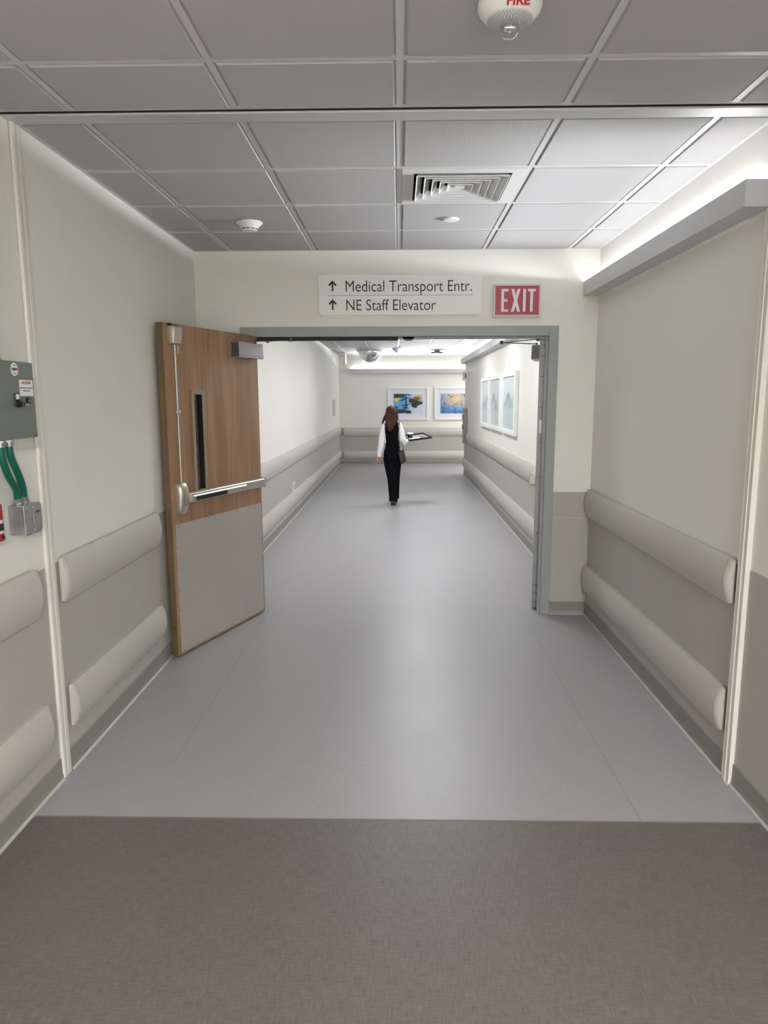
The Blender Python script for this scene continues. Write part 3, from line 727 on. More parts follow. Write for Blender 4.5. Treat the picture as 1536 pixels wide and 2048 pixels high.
# hanging sign seen edge-on
b = BM(); box(b, -1.27, -1.235, 16.5, 16.9, ZC-.26, ZC-.012, .003)
plain('hanging_sign', b, mat('sign_edge', srgb(228, 228, 226), .4), 'narrow hanging ceiling sign seen edge-on in the far left corner', 'sign', origin=(-1.25, 16.7, ZC))

# ------------------------------------------------------------------ pictures
def pict_mat(kind):
    M = bpy.data.materials.new('picture_'+kind); M.use_nodes = True; nt = M.node_tree; N = nt.nodes; L = nt.links
    b = N['Principled BSDF']; b.inputs['Roughness'].default_value = .35
    tc = N.new('ShaderNodeTexCoord'); sp = N.new('ShaderNodeSeparateXYZ'); L.new(tc.outputs['Object'], sp.inputs[0])
    X, Z = sp.outputs[0], sp.outputs[2]
    def noise(scale, sc=(1, 1, 1), det=3, off=0):
        mp = N.new('ShaderNodeMapping'); mp.inputs['Scale'].default_value = sc; mp.inputs['Location'].default_value = (off, off*.7, off*.3); L.new(tc.outputs['Object'], mp.inputs[0])
        n = N.new('ShaderNodeTexNoise'); n.inputs['Scale'].default_value = scale; n.inputs['Detail'].default_value = det; L.new(mp.outputs[0], n.inputs['Vector']); return n.outputs['Fac']
    def mix(f, a, c):
        mxn = N.new('ShaderNodeMix'); mxn.data_type = 'RGBA'
        L.new(f, mxn.inputs[0])
        for i, v in ((6, a), (7, c)):
            if isinstance(v, tuple): mxn.inputs[i].default_value = v
            else: L.new(v, mxn.inputs[i])
        return mxn.outputs[2]
    def step(v, lo, hi):
        mr = N.new('ShaderNodeMapRange'); L.new(v, mr.inputs[0]); mr.inputs[1].default_value = lo; mr.inputs[2].default_value = hi; return mr.outputs[0]
    def blob(cx, cz, rx, rz, wob, ns, soft=.15):
        a = math_node(nt, 'DIVIDE', math_node(nt, 'SUBTRACT', X, cx), rx); c = math_node(nt, 'DIVIDE', math_node(nt, 'SUBTRACT', Z, cz), rz)
        d = math_node(nt, 'SQRT', math_node(nt, 'ADD', math_node(nt, 'MULTIPLY', a, a), math_node(nt, 'MULTIPLY', c, c)))
        d = math_node(nt, 'ADD', d, math_node(nt, 'MULTIPLY', math_node(nt, 'SUBTRACT', noise(ns, off=cx*7+3), .5), wob))
        return math_node(nt, 'SUBTRACT', 1.0, step(d, 1-soft, 1+soft))
    if kind == 'pond':      # width .75, height .49, centre 0
        base = mix(step(X, -.1, .15), srgb(96, 170, 214), srgb(206, 218, 236))
        base = mix(step(noise(7, (1, 1, 2.4)), .5, .58), base, srgb(30, 86, 140)) if False else base
        dk = math_node(nt, 'MULTIPLY', step(noise(6, (1, 1, 2.6)), .50, .56), math_node(nt, 'SUBTRACT', 1.0, step(X, .0, .12)))
        base = mix(dk, base, srgb(26, 84, 140))
        gl = blob(-.29, .11, .07, .06, 1.8, 16); base = mix(gl, base, srgb(214, 206, 120))
        base = mix(blob(.22, .15, .11, .07, 1.5, 10), base, srgb(206, 170, 96))
        for args in ((-.26, .21, .20, .06, .8, 12), (.20, .02, .13, .13, 2.0, 8), (-.23, -.19, .22, .055, 1.3, 10), (-.06, -.0, .018, .24, .5, 6), (.05, .07, .05, .06, 1.2, 12), (.0, -.22, .07, .05, 1.0, 12)):
            base = mix(blob(*args), base, srgb(38, 46, 36))
        base = mix(blob(.21, .13, .07, .045, 1.0, 12), base, srgb(112, 98, 56))
    elif kind == 'lilies':
        base = mix(step(Z, -.25, .25), srgb(66, 128, 200), srgb(120, 168, 204))
        base = mix(math_node(nt, 'MULTIPLY', blob(.02, .12, .26, .16, .9, 6, .8), .85), base, srgb(240, 206, 140))
        v = N.new('ShaderNodeTexVoronoi'); mp = N.new('ShaderNodeMapping'); mp.inputs['Scale'].default_value = (1, 1, 2.0); L.new(tc.outputs['Object'], mp.inputs[0]); L.new(mp.outputs[0], v.inputs['Vector']); v.inputs['Scale'].default_value = 14
        pads = math_node(nt, 'MULTIPLY', math_node(nt, 'LESS_THAN', v.outputs['Distance'], .30), step(noise(5, off=2), .47, .50))
        base = mix(pads, base, srgb(60, 84, 40))
        v2 = N.new('ShaderNodeTexVoronoi'); mp2 = N.new('ShaderNodeMapping'); mp2.inputs['Scale'].default_value = (1, 1, 2.0); mp2.inputs['Location'].default_value = (.3, 0, .2); L.new(tc.outputs['Object'], mp2.inputs[0]); L.new(mp2.outputs[0], v2.inputs['Vector']); v2.inputs['Scale'].default_value = 16
        p2 = math_node(nt, 'MULTIPLY', math_node(nt, 'LESS_THAN', v2.outputs['Distance'], .24), step(noise(4, off=5), .50, .53)); base = mix(p2, base, srgb(176, 176, 84))
        p3 = math_node(nt, 'MULTIPLY', math_node(nt, 'LESS_THAN', v2.outputs['Distance'], .26), step(Z, .12, -.05)); base = mix(p3, base, srgb(20, 34, 30))
    L.new(base, b.inputs['Base Color']); return M
def wall_picture(x0, x1, z0, z1, ix0, ix1, iz0, iz1, kind, label):
    cx, cz = (ix0+ix1)/2, (iz0+iz1)/2
    r = thing('framed_picture', (cx, YE, cz), label, 'picture', 'lily pond pictures on the end wall')
    b = BM(); f = .045; y0, y1 = YE-.035, YE-.001
    for q in ((x0, x0+f, z0, z1), (x1-f, x1, z0, z1), (x0+f, x1-f, z0, z0+f), (x0+f, x1-f, z1-f, z1)): box(b, q[0], q[1], y0, y1, q[2], q[3], .003, 1)
    finish('frame', b, WHITE2, parent=r)
    b = BM(); box(b, x0+f, x1-f, YE-.018, YE-.004, z0+f, z1-f); finish('mat_board', b, mat('mat_board', srgb(226, 228, 236), .7), parent=r)
    b = BM(); box(b, ix0, ix1, YE-.0195, YE-.018, iz0, iz1); finish('print', b, pict_mat(kind), parent=r)
wall_picture(-.270, .752, 1.135, 1.955, -.120, .615, 1.295, 1.786, 'pond', 'framed print of dark leaf reflections on blue water, left of the end-wall pair')
wall_picture(.905, 1.93, 1.135, 1.955, 1.055, 1.79, 1.295, 1.786, 'lilies', 'framed print of scattered lily pads at sunset, partly hidden by the corner')

def mountain_mat(idx):
    M = bpy.data.materials.new('picture_mountain'); M.use_nodes = True; nt = M.node_tree; N = nt.nodes; L = nt.links
    b = N['Principled BSDF']; b.inputs['Roughness'].default_value = .3
    tc = N.new('ShaderNodeTexCoord'); sp = N.new('ShaderNodeSeparateXYZ'); L.new(tc.outputs['Object'], sp.inputs[0]); Y, Z = sp.outputs[1], sp.outputs[2]
    n = N.new('ShaderNodeTexNoise'); n.inputs['Scale'].default_value = 6; L.new(tc.outputs['Object'], n.inputs['Vector'])
    base = srgb(206, 218, 218); cur = base
    def peak(cy, pz, slope, col, zfade, cur):
        d = math_node(nt, 'ABSOLUTE', math_node(nt, 'SUBTRACT', Y, cy)); hgt = math_node(nt, 'SUBTRACT', pz, math_node(nt, 'MULTIPLY', d, slope))
        hgt = math_node(nt, 'ADD', hgt, math_node(nt, 'MULTIPLY', math_node(nt, 'SUBTRACT', n.outputs['Fac'], .5), .12))
        ins = math_node(nt, 'GREATER_THAN', hgt, Z)
        mr = N.new('ShaderNodeMapRange'); L.new(Z, mr.inputs[0]); mr.inputs[1].default_value = zfade; mr.inputs[2].default_value = pz; mr.inputs[3].default_value = 0.05; mr.inputs[4].default_value = .9
        f = math_node(nt, 'MULTIPLY', ins, mr.outputs[0])
        mx = N.new('ShaderNodeMix'); mx.data_type = 'RGBA'; L.new(f, mx.inputs[0])
        if isinstance(cur, tuple): mx.inputs[6].default_value = cur
        else: L.new(cur, mx.inputs[6])
        mx.inputs[7].default_value = col; return mx.outputs[2]
    P = {0: [(-.25, .13, .32, srgb(140, 166, 168), -.12), (.15, .0, .2, srgb(146, 174, 178), -.14)],
         1: [(-.35, .17, .5, srgb(190, 198, 192), -.1), (.22, .13, .35, srgb(116, 150, 154), -.1), (-.05, -.04, .18, srgb(110, 150, 166), -.14)],
         2: [(-.45, .14, .4, srgb(140, 172, 176), -.08), (.05, .14, .38, srgb(92, 132, 146), -.06), (.35, .02, .22, srgb(130, 164, 172), -.08), (-.2, -.0, .18, srgb(150, 178, 182), -.1)]}[idx]
    for p in P: cur = peak(p[0], p[1], p[2], p[3], p[4], cur)
    wv = N.new('ShaderNodeTexNoise'); mp = N.new('ShaderNodeMapping'); mp.inputs['Scale'].default_value = (1, .8, 5); L.new(tc.outputs['Object'], mp.inputs[0]); L.new(mp.outputs[0], wv.inputs['Vector']); wv.inputs['Scale'].default_value = 6
    mr = N.new('ShaderNodeMapRange'); L.new(wv.outputs['Fac'], mr.inputs[0]); mr.inputs[1].default_value = .5; mr.inputs[2].default_value = .7; mr.inputs[3].default_value = 0; mr.inputs[4].default_value = .5
    low = math_node(nt, 'MULTIPLY', mr.outputs[0], math_node(nt, 'LESS_THAN', Z, -.02))
    mx = N.new('ShaderNodeMix'); mx.data_type = 'RGBA'; L.new(low, mx.inputs[0]); L.new(cur, mx.inputs[6]); mx.inputs[7].default_value = srgb(168, 190, 192)
    L.new(mx.outputs[2], b.inputs['Base Color']); return M
for i, (y0, y1, lab) in enumerate(((11.14, 12.24, 'white-framed misty mountain print, farthest of the three on the right wall'), (9.90, 11.03, 'white-framed misty mountain print, middle of the three on the right wall'), (8.62, 9.76, 'white-framed misty mountain print, nearest of the three on the right wall'))):
    z0, z1 = 1.205, 2.0; cy, cz = (y0+y1)/2, (z0+z1)/2
    r = thing('framed_picture', (XR, cy, cz), lab, 'picture', 'mountain triptych on the right wall')
    b = BM(); f = .058; x0, x1 = XR-.045, XR-.001
    fy_ = f*1.7
    for q in ((y0, y0+fy_, z0, z1), (y1-fy_, y1, z0, z1), (y0+fy_, y1-fy_, z0, z0+f), (y0+fy_, y1-fy_, z1-f, z1)): box(b, x0, x1, q[0], q[1], q[2], q[3], .003, 1)
    finish('frame', b, WHITE2, parent=r)
    b = BM(); box(b, XR-.026, XR-.004, y0+fy_, y1-fy_, z0+f, z1-f); finish('print', b, mountain_mat(i), parent=r)

# ------------------------------------------------------------------ small far wall items
r = thing('flag_sign', (XR, 14.75, 2.12), 'small white projecting wall sign near the far right corner', 'sign')
b = BM(); box(b, XR-.135, XR-.004, 14.74, 14.755, 2.035, 2.215, .004); finish('sign_panel', b, WHITE, parent=r)
b = BM(); box(b, XR-.012, XR-.001, 14.69, 14.80, 2.03, 2.22, .003); finish('bracket', b, WHITE, parent=r)
b = BM(); box(b, XR-.082, XR-.062, 14.738, 14.7405, 2.08, 2.17); box(b, XR-.104, XR-.092, 14.738, 14.7405, 2.155, 2.17); finish('pictogram', b, INK, parent=r)
r = thing('wall_console', (XR, 15.1, 1.08), 'tall warm-grey metal box at the far right corridor corner above the rail', 'wall box')
b = BM(); box(b, XR-.075, XR-.001, 14.93, 15.22, .72, 1.46, .006); bc = finish('housing', b, BOXM, parent=r)
b = BM(); box(b, XR-.10, XR-.076, 14.98, 15.12, 1.22, 1.33, .004); finish('call_button', b, GREYP, parent=bc)
b = BM(); box(b, XR-.10, XR-.076, 14.98, 15.12, 1.02, 1.12, .004); finish('call_button', b, GREYP, parent=bc)
r = thing('wall_outlet', (XL, 9.85, .43), 'white outlet plate low on the left wall beyond the doorway', 'outlet')
b = BM(); box(b, XL+.002, XL+.009, 9.75, 9.95, .365, .495, .002); op = finish('cover_plate', b, WHITE, parent=r)
b = BM(); box(b, XL+.0085, XL+.011, 9.81, 9.85, .39, .47, .002); box(b, XL+.0085, XL+.011, 9.86, 9.90, .39, .47, .002); finish('socket', b, GREYP, parent=op)
b = BM(); box(b, XL+.001, XL+.014, 16.05, 16.5, 1.27, 1.65, .002)
plain('wall_plaque', b, mat('plaque_grey', srgb(196, 194, 190), .4), 'flat pale plaque on the far left wall near the end corner', 'sign', origin=(XL, 16.3, 1.46))

# ------------------------------------------------------------------ electrical box and conduits on the near left wall
PX = -1.37
r = thing('electrical_enclosure', (XL, 2.5, 1.66), 'grey electrical control box with round logo at the left edge', 'control box')
b = BM(); box(b, XL+.003, PX-.006, 2.33, 2.632, 1.53, 1.797, .002); bd = finish('housing', b, PANELG, parent=r)
b = BM(); box(b, PX-.006, PX, 2.325, 2.637, 1.526, 1.801, .0025); dr = finish('cover', b, PANELG, parent=r)
# text basis on a face looking to +x, read by a viewer: right = +y
RY, UZv = (0, 1, 0), (0, 0, 1)
def disc(x, y, z, r_, t, n=32):
    bb = BM(); lathe(bb, [(0, 0), (r_, 0), (r_, t*.8), (r_*.97, t), (0, t)], (x, y, z), 'x', n); return bb
lg = finish('logo_sticker', disc(PX, 2.510, 1.773, .0235, .0012), WHITE, parent=r)
t = text_bm('mars', .019, .0004, align='CENTER', bold=.0006); place_text(t, (PX+.0014, 2.510, 1.769), RY, UZv); finish('logo_lettering', t, INK, parent=lg)
for sg_, m_, a0, a1 in ((1, mat('logo_teal', srgb(40, 130, 130), .5), 50, 130), (-1, mat('logo_red', srgb(150, 50, 50), .5), 230, 310)):
    b = BM(); P0 = [(2.510+.0165*math.cos(math.radians(a)), 1.773+.0165*math.sin(math.radians(a))) for a in range(a0, a1+1, 10)]; P1 = [(2.510+.0135*math.cos(math.radians(a)), 1.773+sg_*.0005+.0135*math.sin(math.radians(a))) for a in range(a1, a0-1, -10)]
    prism(b, P0+P1, 'x', PX+.001, PX+.0018); finish('logo_arc', b, m_, parent=lg)
b = BM(); box(b, PX, PX+.0010, 2.535, 2.628, 1.679, 1.737, .0004); cs = finish('caution_sticker', b, WHITE, parent=r)
t = text_bm('CAUTION', .0145, .0003, align='CENTER', bold=.0003); place_text(t, (PX+.0013, 2.578, 1.722), RY, UZv); finish('sticker_heading', t, REDTXT, parent=cs)
t = text_bm('DISCONNECT POWER BEFORE', .0062, .0002, align='CENTER'); place_text(t, (PX+.0013, 2.580, 1.706), RY, UZv); finish('sticker_lettering', t, INK, parent=cs)
t = text_bm('OPENING DOOR', .0062, .0002, align='CENTER'); place_text(t, (PX+.0013, 2.580, 1.696), RY, UZv); finish('sticker_lettering', t, INK, parent=cs)
b = BM(); box(b, PX, PX+.006, 2.492, 2.520, 1.640, 1.688, .002); sw = finish('switch_base', b, BLACKP, parent=r)
b = BM(); box(b, PX+.006, PX+.0068, 2.496, 2.516, 1.668, 1.685); finish('switch_label', b, WHITE, parent=sw)
b = BM(); lathe(b, [(0, .006), (.014, .006), (.013, .016), (0, .018)], (PX, 2.507, 1.652), 'x', 20); box(b, PX+.014, PX+.03, 2.500, 2.514, 1.642, 1.657, .003); finish('selector_knob', b, BLACKP, parent=sw, smooth=True)
b = BM(); lathe(b, [(0, .024), (.005, .024), (.005, .034), (0, .035)], (PX, 2.522, 1.648), 'x', 14); finish('knob_tip', b, STEEL, parent=sw)
bb = disc(PX, 2.583, 1.662, .0125, .008); lk = finish('quarter_turn_lock', bb, BLACKP, parent=r)
b = BM(); box(b, PX+.008, PX+.0085, 2.573, 2.593, 1.6610, 1.6630); finish('lock_slot', b, GREYP, parent=lk)
b = BM(); box(b, PX, PX+.0008, 2.61, 2.634, 1.531, 1.538); finish('rating_tag', b, CLOSERD, parent=r)

# conduits: green flexible tubes (one up, two down) 
def conduit(pts, rad, label):
    # smooth polyline
    P = [Vector(p) for p in pts]; Q = []
    for i in range(len(P)-1):
        p0 = P[max(i-1, 0)]; p1 = P[i]; p2 = P[i+1]; p3 = P[min(i+2, len(P)-1)]
        for k in range(8):
            t_ = k/8; Q.append(.5*((2*p1)+(-p0+p2)*t_+(2*p0-5*p1+4*p2-p3)*t_**2+(-p0+3*p1-3*p2+p3)*t_**3))
    Q.append(P[-1])
    r = thing('green_conduit', P[-1], label, 'conduit', 'green electrical conduits on the left wall')
    b = BM(); tube(b, Q, rad, 16, ref=(1, 0, .001)); finish('sheath', b, GREEN, parent=r, smooth=True)
    for end, dr_ in ((P[0], (P[1]-P[0]).normalized()), (P[-1], (P[-2]-P[-1]).normalized())):
        if end.z > 2.5: continue
        b = BM(); tube(b, [end-dr_*.004, end+dr_*.028], rad*1.18, 16, ref=(1, 0, .001)); tube(b, [end+dr_*.004, end+dr_*.012], rad*1.45, 6, ref=(1, 0, .001)); finish('fitting', b, GALV, parent=r)
CX = XL+.05
conduit([(XL+.055, 2.50, ZC-.006), (XL+.055, 2.515, 2.2), (XL+.055, 2.522, 1.96), (XL+.055, 2.522, 1.802)], .014, 'green conduit rising from the top of the grey box')
conduit([(CX, 2.510, 1.524), (CX, 2.515, 1.46), (CX, 2.545, 1.39), (CX-.01, 2.607, 1.33), (CX-.016, 2.630, 1.268)], .0135, 'green conduit into the steel box, left of the lower pair')
conduit([(CX, 2.566, 1.524), (CX, 2.572, 1.46), (CX, 2.612, 1.39), (CX-.01, 2.655, 1.33), (CX-.016, 2.668, 1.268)], .0135, 'green conduit into the steel box, right of the lower pair')
# junction box
JX = XL+.066
r = thing('junction_box', (XL, 2.66, 1.21), 'galvanised steel junction box below the green conduits', 'junction box')
b = BM(); box(b, XL+.003, JX, 2.606, 2.722, 1.152, 1.264, .003)
jb = finish('box_body', b, GALV, parent=r)
for o_, zz in ((2.64, 1.21), (2.67, 1.21)): pass
for xx, zz in ((XL+.034, 1.208),):
    b = BM(); lathe(b, [(0, -.001), (.019, -.001), (.019, .0), (0, 0)], (xx, 2.606, zz), 'y', 24); lathe(b, [(0, -.0018), (.013, -.0018), (.013, -.001), (0, -.001)], (xx, 2.606, zz), 'y', 24); finish('knockout', b, GALV, parent=jb)
b = BM(); c_ = .012; y0, y1, z0, z1 = 2.603, 2.724, 1.148, 1.267
prism(b, [(y0, z0), (y1-c_, z0), (y1, z0+c_), (y1, z1-c_), (y1-c_, z1), (y0+c_*.6, z1), (y0, z1-c_*.6)], 'x', JX, JX+.004); cv = finish('cover_plate', b, GALV, parent=r)
b = BM(); box(b, JX+.004, JX+.009, 2.655, 2.668, 1.195, 1.222, .002); finish('switch_toggle', b, GREYP, parent=cv)
b = BM(); box(b, JX+.004, JX+.005, 2.68, 2.71, 1.226, 1.236); finish('stamp_tag', b, CLOSERD, parent=cv)
b = BM()
for y_, z_ in ((2.616, 1.254), (2.664, 1.252), (2.664, 1.163), (2.618, 1.160)):
    b = BM(); lathe(b, [(0, .004), (.0045, .004), (.004, .0065), (0, .007)], (JX, y_, z_), 'x', 12); finish('screw', b, STEEL, parent=cv)
# fire pull station at the frame edge
r = thing('fire_alarm_station', (XL, 2.43, 1.22), 'red fire alarm pull station cut off at the left edge', 'fire alarm')
b = BM(); box(b, XL+.003, XL+.052, 2.385, 2.486, 1.155, 1.292, .004); st_ = finish('housing', b, REDM, parent=r)
b = BM(); box(b, XL+.052, XL+.0535, 2.40, 2.477, 1.185, 1.235, .0008); finish('label_strip', b, WHITE, parent=st_)
b = BM(); box(b, XL+.0535, XL+.062, 2.405, 2.47, 1.197, 1.223, .003); finish('pull_handle', b, BLACKP, parent=st_)
b = BM(); lathe(b, [(0, .05), (.007, .05), (.007, .056), (0, .057)], (XL, 2.474, 1.170), 'x', 16); finish('key_lock', b, BLACKP, parent=st_)
b = BM()
tube(b, [(XL+.03, 2.44, 1.295), (XL+.03, 2.445, 1.40), (XL+.035, 2.40, 1.47), (XL+.035, 2.37, 1.515)], .012, 12, ref=(1, 0, 0))
plain('grey_conduit', b, GREYP, 'short grey conduit rising from the red pull station', 'conduit', smooth=True, origin=(XL, 2.44, 1.3))

# ------------------------------------------------------------------ woman walking away
def remesh(o, vox, smooth_it=4):
    m1 = o.modifiers.new('r', 'REMESH'); m1.mode = 'VOXEL'; m1.voxel_size = vox; m1.use_smooth_shade = True
    if smooth_it:
        m2 = o.modifiers.new('s', 'SMOOTH'); m2.factor = .5; m2.iterations = smooth_it
    bpy.context.view_layer.update()
    dg = bpy.context.evaluated_depsgraph_get(); me = bpy.data.meshes.new_from_object(o.evaluated_get(dg))
    o.modifiers.clear(); old = o.data; mats = list(old.materials); o.data = me
    bpy.data.meshes.remove(old)
    if not me.materials:
        for q in mats: me.materials.append(q)
    for p in me.polygons: p.use_smooth = True
    return o
WX, WY = -.100, 11.06
r = thing('person', (WX, WY, 0), 'woman walking away with long brown hair, black vest and trousers, white sleeves', 'person')
V = Vector
# skeleton
HIP = V((WX, WY, .80)); CH = V((WX-.006, WY+.005, 1.17)); NK = V((WX-.012, WY+.02, 1.30)); HD = V((WX-.016, WY+.035, 1.445))
shL, elL, wrL = V((-.235, WY, 1.235)), V((-.268, WY-.02, .985)), V((-.303, WY-.035, .762))
shR, elR, wrR = V((.018, WY, 1.245)), V((.062, WY-.03, .995)), V((.165, WY+.17, 1.000))
hpL, knL, anL = V((WX-.062, WY, .76)), V((WX-.005, WY-.005, .42)), V((-.082, WY-.10, .075))
hpR, knR, anR = V((WX+.062, WY, .76)), V((WX+.045, WY+.13, .42)), V((-.052, WY+.24, .075))
b = BM()
tube(b, [HIP+V((0, 0, -.06)), HIP, V((WX, WY, .90)), V((WX, WY, .98)), CH+V((0, 0, -.04)), CH+V((0, 0, .05)), CH+V((0, 0, .10))], [(.10, .075), (.125, .085), (.098, .072), (.096, .068), (.118, .08), (.12, .075), (.07, .05)], 20)
tube(b, [CH+V((0, 0, .06)), NK, NK+V((0, .008, .07))], [.06, .042, .040], 14)
# head: skull, jaw, nose, ears, lips
ball(b, HD+V((0, .0, .01)), .078, (.92, 1.12, 1.2)); ball(b, HD+V((0, .045, -.055)), .048, (.95, 1.0, 1.0))
ball(b, HD+V((0, .092, -.012)), .013, (.8, 1.2, 1.7)); ball(b, HD+V((0, .086, -.05)), .014, (1.6, .7, .6))
for s in (-1, 1):
    ball(b, HD+V((s*.072, .0, -.008)), .018, (.4, .8, 1.5)); ball(b, HD+V((s*.027, .082, .012)), .010, (1.4, .6, .8))
for a_, c_, d_ in ((shL, elL, wrL), (shR, elR, wrR)):
    tube(b, [CH+V((0, 0, .04)), a_.lerp(CH, .2), a_, a_.lerp(c_, .5), c_, c_.lerp(d_, .45), d_], [.05, .045, .042, .036, .031, .029, .022], 14)
for a_, c_, d_, fwd in ((hpL, knL, anL, 1), (hpR, knR, anR, 1)):
    tube(b, [a_+V((0, 0, .03)), a_.lerp(c_, .35), c_, c_.lerp(d_, .4), d_], [.075, .068, .047, .045, .032], 16)
    tube(b, [d_+V((0, -.03, -.02)), d_+V((0, .05, -.035)), d_+V((0, .13, -.05))], [(.028, .028), (.034, .022), (.03, .014)], 12, ref=(0, 0, 1))
def hand(bm, w, dirv, palm_n, thumb_side, curl):
    """palm + four fingers + thumb; dirv points from the wrist to the knuckles"""
    d = dirv.normalized(); n = palm_n.normalized(); sd = d.cross(n).normalized()*thumb_side
    tube(bm, [w-d*.02, w+d*.02, w+d*.05, w+d*.078], [(.019, .014), (.030, .013), (.036, .013), (.034, .011)], 12, ref=n)
    for k, ln in enumerate((.066, .074, .069, .054)):
        base = w+d*.072+sd*(.0265-.0175*k); p = base; dd = d.copy(); pts = [base-d*.02, base]
        for j, f in enumerate((.42, .32, .26)):
            q = Quaternion(n.cross(d).normalized(), math.radians(curl[j])); dd = q @ dd; p = p+dd*ln*f; pts.append(p)
        tube(bm, pts, [.0085, .0085, .0078, .0070, .0058], 10, ref=n)
    t0 = w+d*.018+sd*.022; t1 = t0+(sd*.8+d*.6+n*.25).normalized()*.034; t2 = t1+(sd*.25+d*.9+n*.35).normalized()*.030; t3 = t2+(d+n*.4-sd*.1).normalized()*.022
    tube(bm, [t0, t1, t2, t3], [.012, .010, .009, .0068], 10, ref=n)
# left hand hangs, palm towards the thigh and back, relaxed curl; right hand supports the tray, palm up
hand(b, V((-.306, WY-.035, .752)), V((-.14, -.02, -1)), V((.75, -.65, -.1)), 1, (28, 34, 26))
hand(b, V((.176, WY+.18, 1.000)), V((.75, .62, .10)), V((0, .05, 1)), 1, (6, 10, 10))
body = finish('body', b, SKIN, parent=r); remesh(body, .0035, 3)

b = BM()   # shirt with sleeves
tube(b, [V((WX, WY, .93)), CH+V((0, 0, -.05)), CH+V((0, 0, .06)), NK+V((0, 0, .01))], [(.102, .076), (.122, .084), (.118, .078), (.05, .048)], 22)
tube(b, [CH+V((-.06, 0, .05)), shL+V((.01, 0, .005)), shL.lerp(elL, .35), elL+V((.004, 0, .02)), elL.lerp(wrL, .35), wrL+V((-.002, 0, .05)), wrL+V((0, 0, .02))], [.055, .056, .053, .053, .050, .034, .028], 18)
tube(b, [wrL+V((0, 0, .048)), wrL+V((-.004, 0, -.004))], [.033, .031], 18)
tube(b, [CH+V((.06, 0, .05)), shR+V((-.01, 0, .005)), shR.lerp(elR, .35), elR+V((0, 0, .03)), elR+V((.014, .02, -.012)), elR.lerp(wrR, .5), wrR], [.055, .057, .054, .056, .052, .042, .030], 18)
for s in (-1, 1): pass
sh = finish('shirt', b, SHIRT, parent=r); remesh(sh, .006, 5)
b = BM()   # vest
tube(b, [V((WX+.004, WY, .865)), V((WX, WY, .92)), V((WX, WY, .99)), CH+V((0, 0, -.04)), CH+V((0, 0, .04)), CH+V((-.004, 0, .095)), CH+V((-.006, 0, .125))], [(.122, .10), (.110, .09), (.106, .086), (.126, .094), (.142, .094), (.146, .080), (.092, .056)], 26)
ve = finish('vest', b, NAVY, parent=r); remesh(ve, .006, 4)
b = BM()   # trousers
tube(b, [V((WX+.004, WY, .93)), V((WX, WY, .86)), HIP+V((0, 0, 0)), HIP+V((.002, 0, -.08)), HIP+V((.004, 0, -.12))], [(.105, .084), (.126, .095), (.140, .105), (.137, .100), (.10, .08)], 24)
for a_, c_, d_, rr in ((hpL, knL, anL, (.085, .086, .076, .070, .066, .068)), (hpR, knR, anR, (.085, .086, .076, .069, .063, .064))):
    tube(b, [a_, a_.lerp(c_, .4), c_, c_.lerp(d_, .4), c_.lerp(d_, .8), d_+V((0, 0, -.012))], list(rr), 20)
tr = finish('trousers', b, NAVY2, parent=r); remesh(tr, .006, 4)
def shoe(an, lift):
    b = BM(); rings = []
    for k, (yy, w_, h_, zb) in enumerate(((-.050, .022, .05, 0), (-.044, .034, .085, 0), (-.01, .037, .092, 0), (.03, .036, .085, 0), (.08, .042, .055, 0), (.13, .040, .038, 0), (.165, .026, .028, .003), (.178, .010, .018, .006))):
        zz = lambda z_: z_+lift*max(0, (.10-yy)/.15)
        rings.append([(an.x+w_*c_, an.y+yy, zz(zb+h_*v_)) for c_, v_ in ((-.85, 0), (-1, .3), (-.9, .7), (-.5, .98), (0, 1.04), (.5, .98), (.9, .7), (1, .3), (.85, 0), (0, 0))])
    loft(b, rings); o = finish('shoe', b, SHOE, parent=r, smooth=True, angle=50)
    b = BM(); box(b, an.x-.036, an.x+.036, an.y-.048, an.y+.02, 0+lift*.8, .022+lift*.8, .004); finish('heel', b, SHOE, parent=o)
shoe(anL+V((0, 0, 0)), .0); shoe(anR, 0)
b = BM()   # hair: cap plus long locks
ball(b, HD+V((-.002, -.012, .022)), .088, (.97, 1.12, 1.08))
def lock(pts, rad): tube(b, [V(p) for p in pts], rad, 12, ref=(0, 1, 0))
hx, hy, hz = HD
bk = hy-.085
for dx0, dx1, ln, ww in ((-.055, -.064, 1.17, .023), (-.035, -.050, 1.14, .027), (-.01, -.026, 1.115, .029), (.018, .002, 1.125, .029), (.045, .028, 1.15, .027), (.062, .058, 1.20, .023), (.074, .084, 1.27, .018)):
    lock([(hx+dx0*.6, hy-.03, hz+.07), (hx+dx0*1.15, bk+.01, hz), (hx+dx1*1.15, bk-.015, hz-.09), (hx+dx1, WY-.112, (hz-.10+ln)/2), (hx+dx1*.95, WY-.118, ln+.045)], [(ww, .03), (ww*1.15, .028), (ww*1.05, .024), (ww*.9, .02), (ww*.35, .008)])
for s in (-1, 1): lock([(hx+s*.05, hy+.03, hz+.05), (hx+s*.083, hy+.0, hz-.02), (hx+s*.082, hy-.03, hz-.10), (hx+s*.070, hy-.05, 1.27)], [(.02, .04), (.016, .045), (.014, .04), (.008, .02)])
lock([(hx-.06, hy-.02, hz+.01), (hx-.098, hy-.03, hz-.06), (hx-.128, hy-.02, hz-.13), (hx-.152, hy-.01, hz-.215), (hx-.150, hy-.01, hz-.245)], [(.018, .03), (.020, .028), (.016, .024), (.010, .014), (.004, .006)])
ha = finish('hair', b, HAIR, parent=r); remesh(ha, .005, 2)

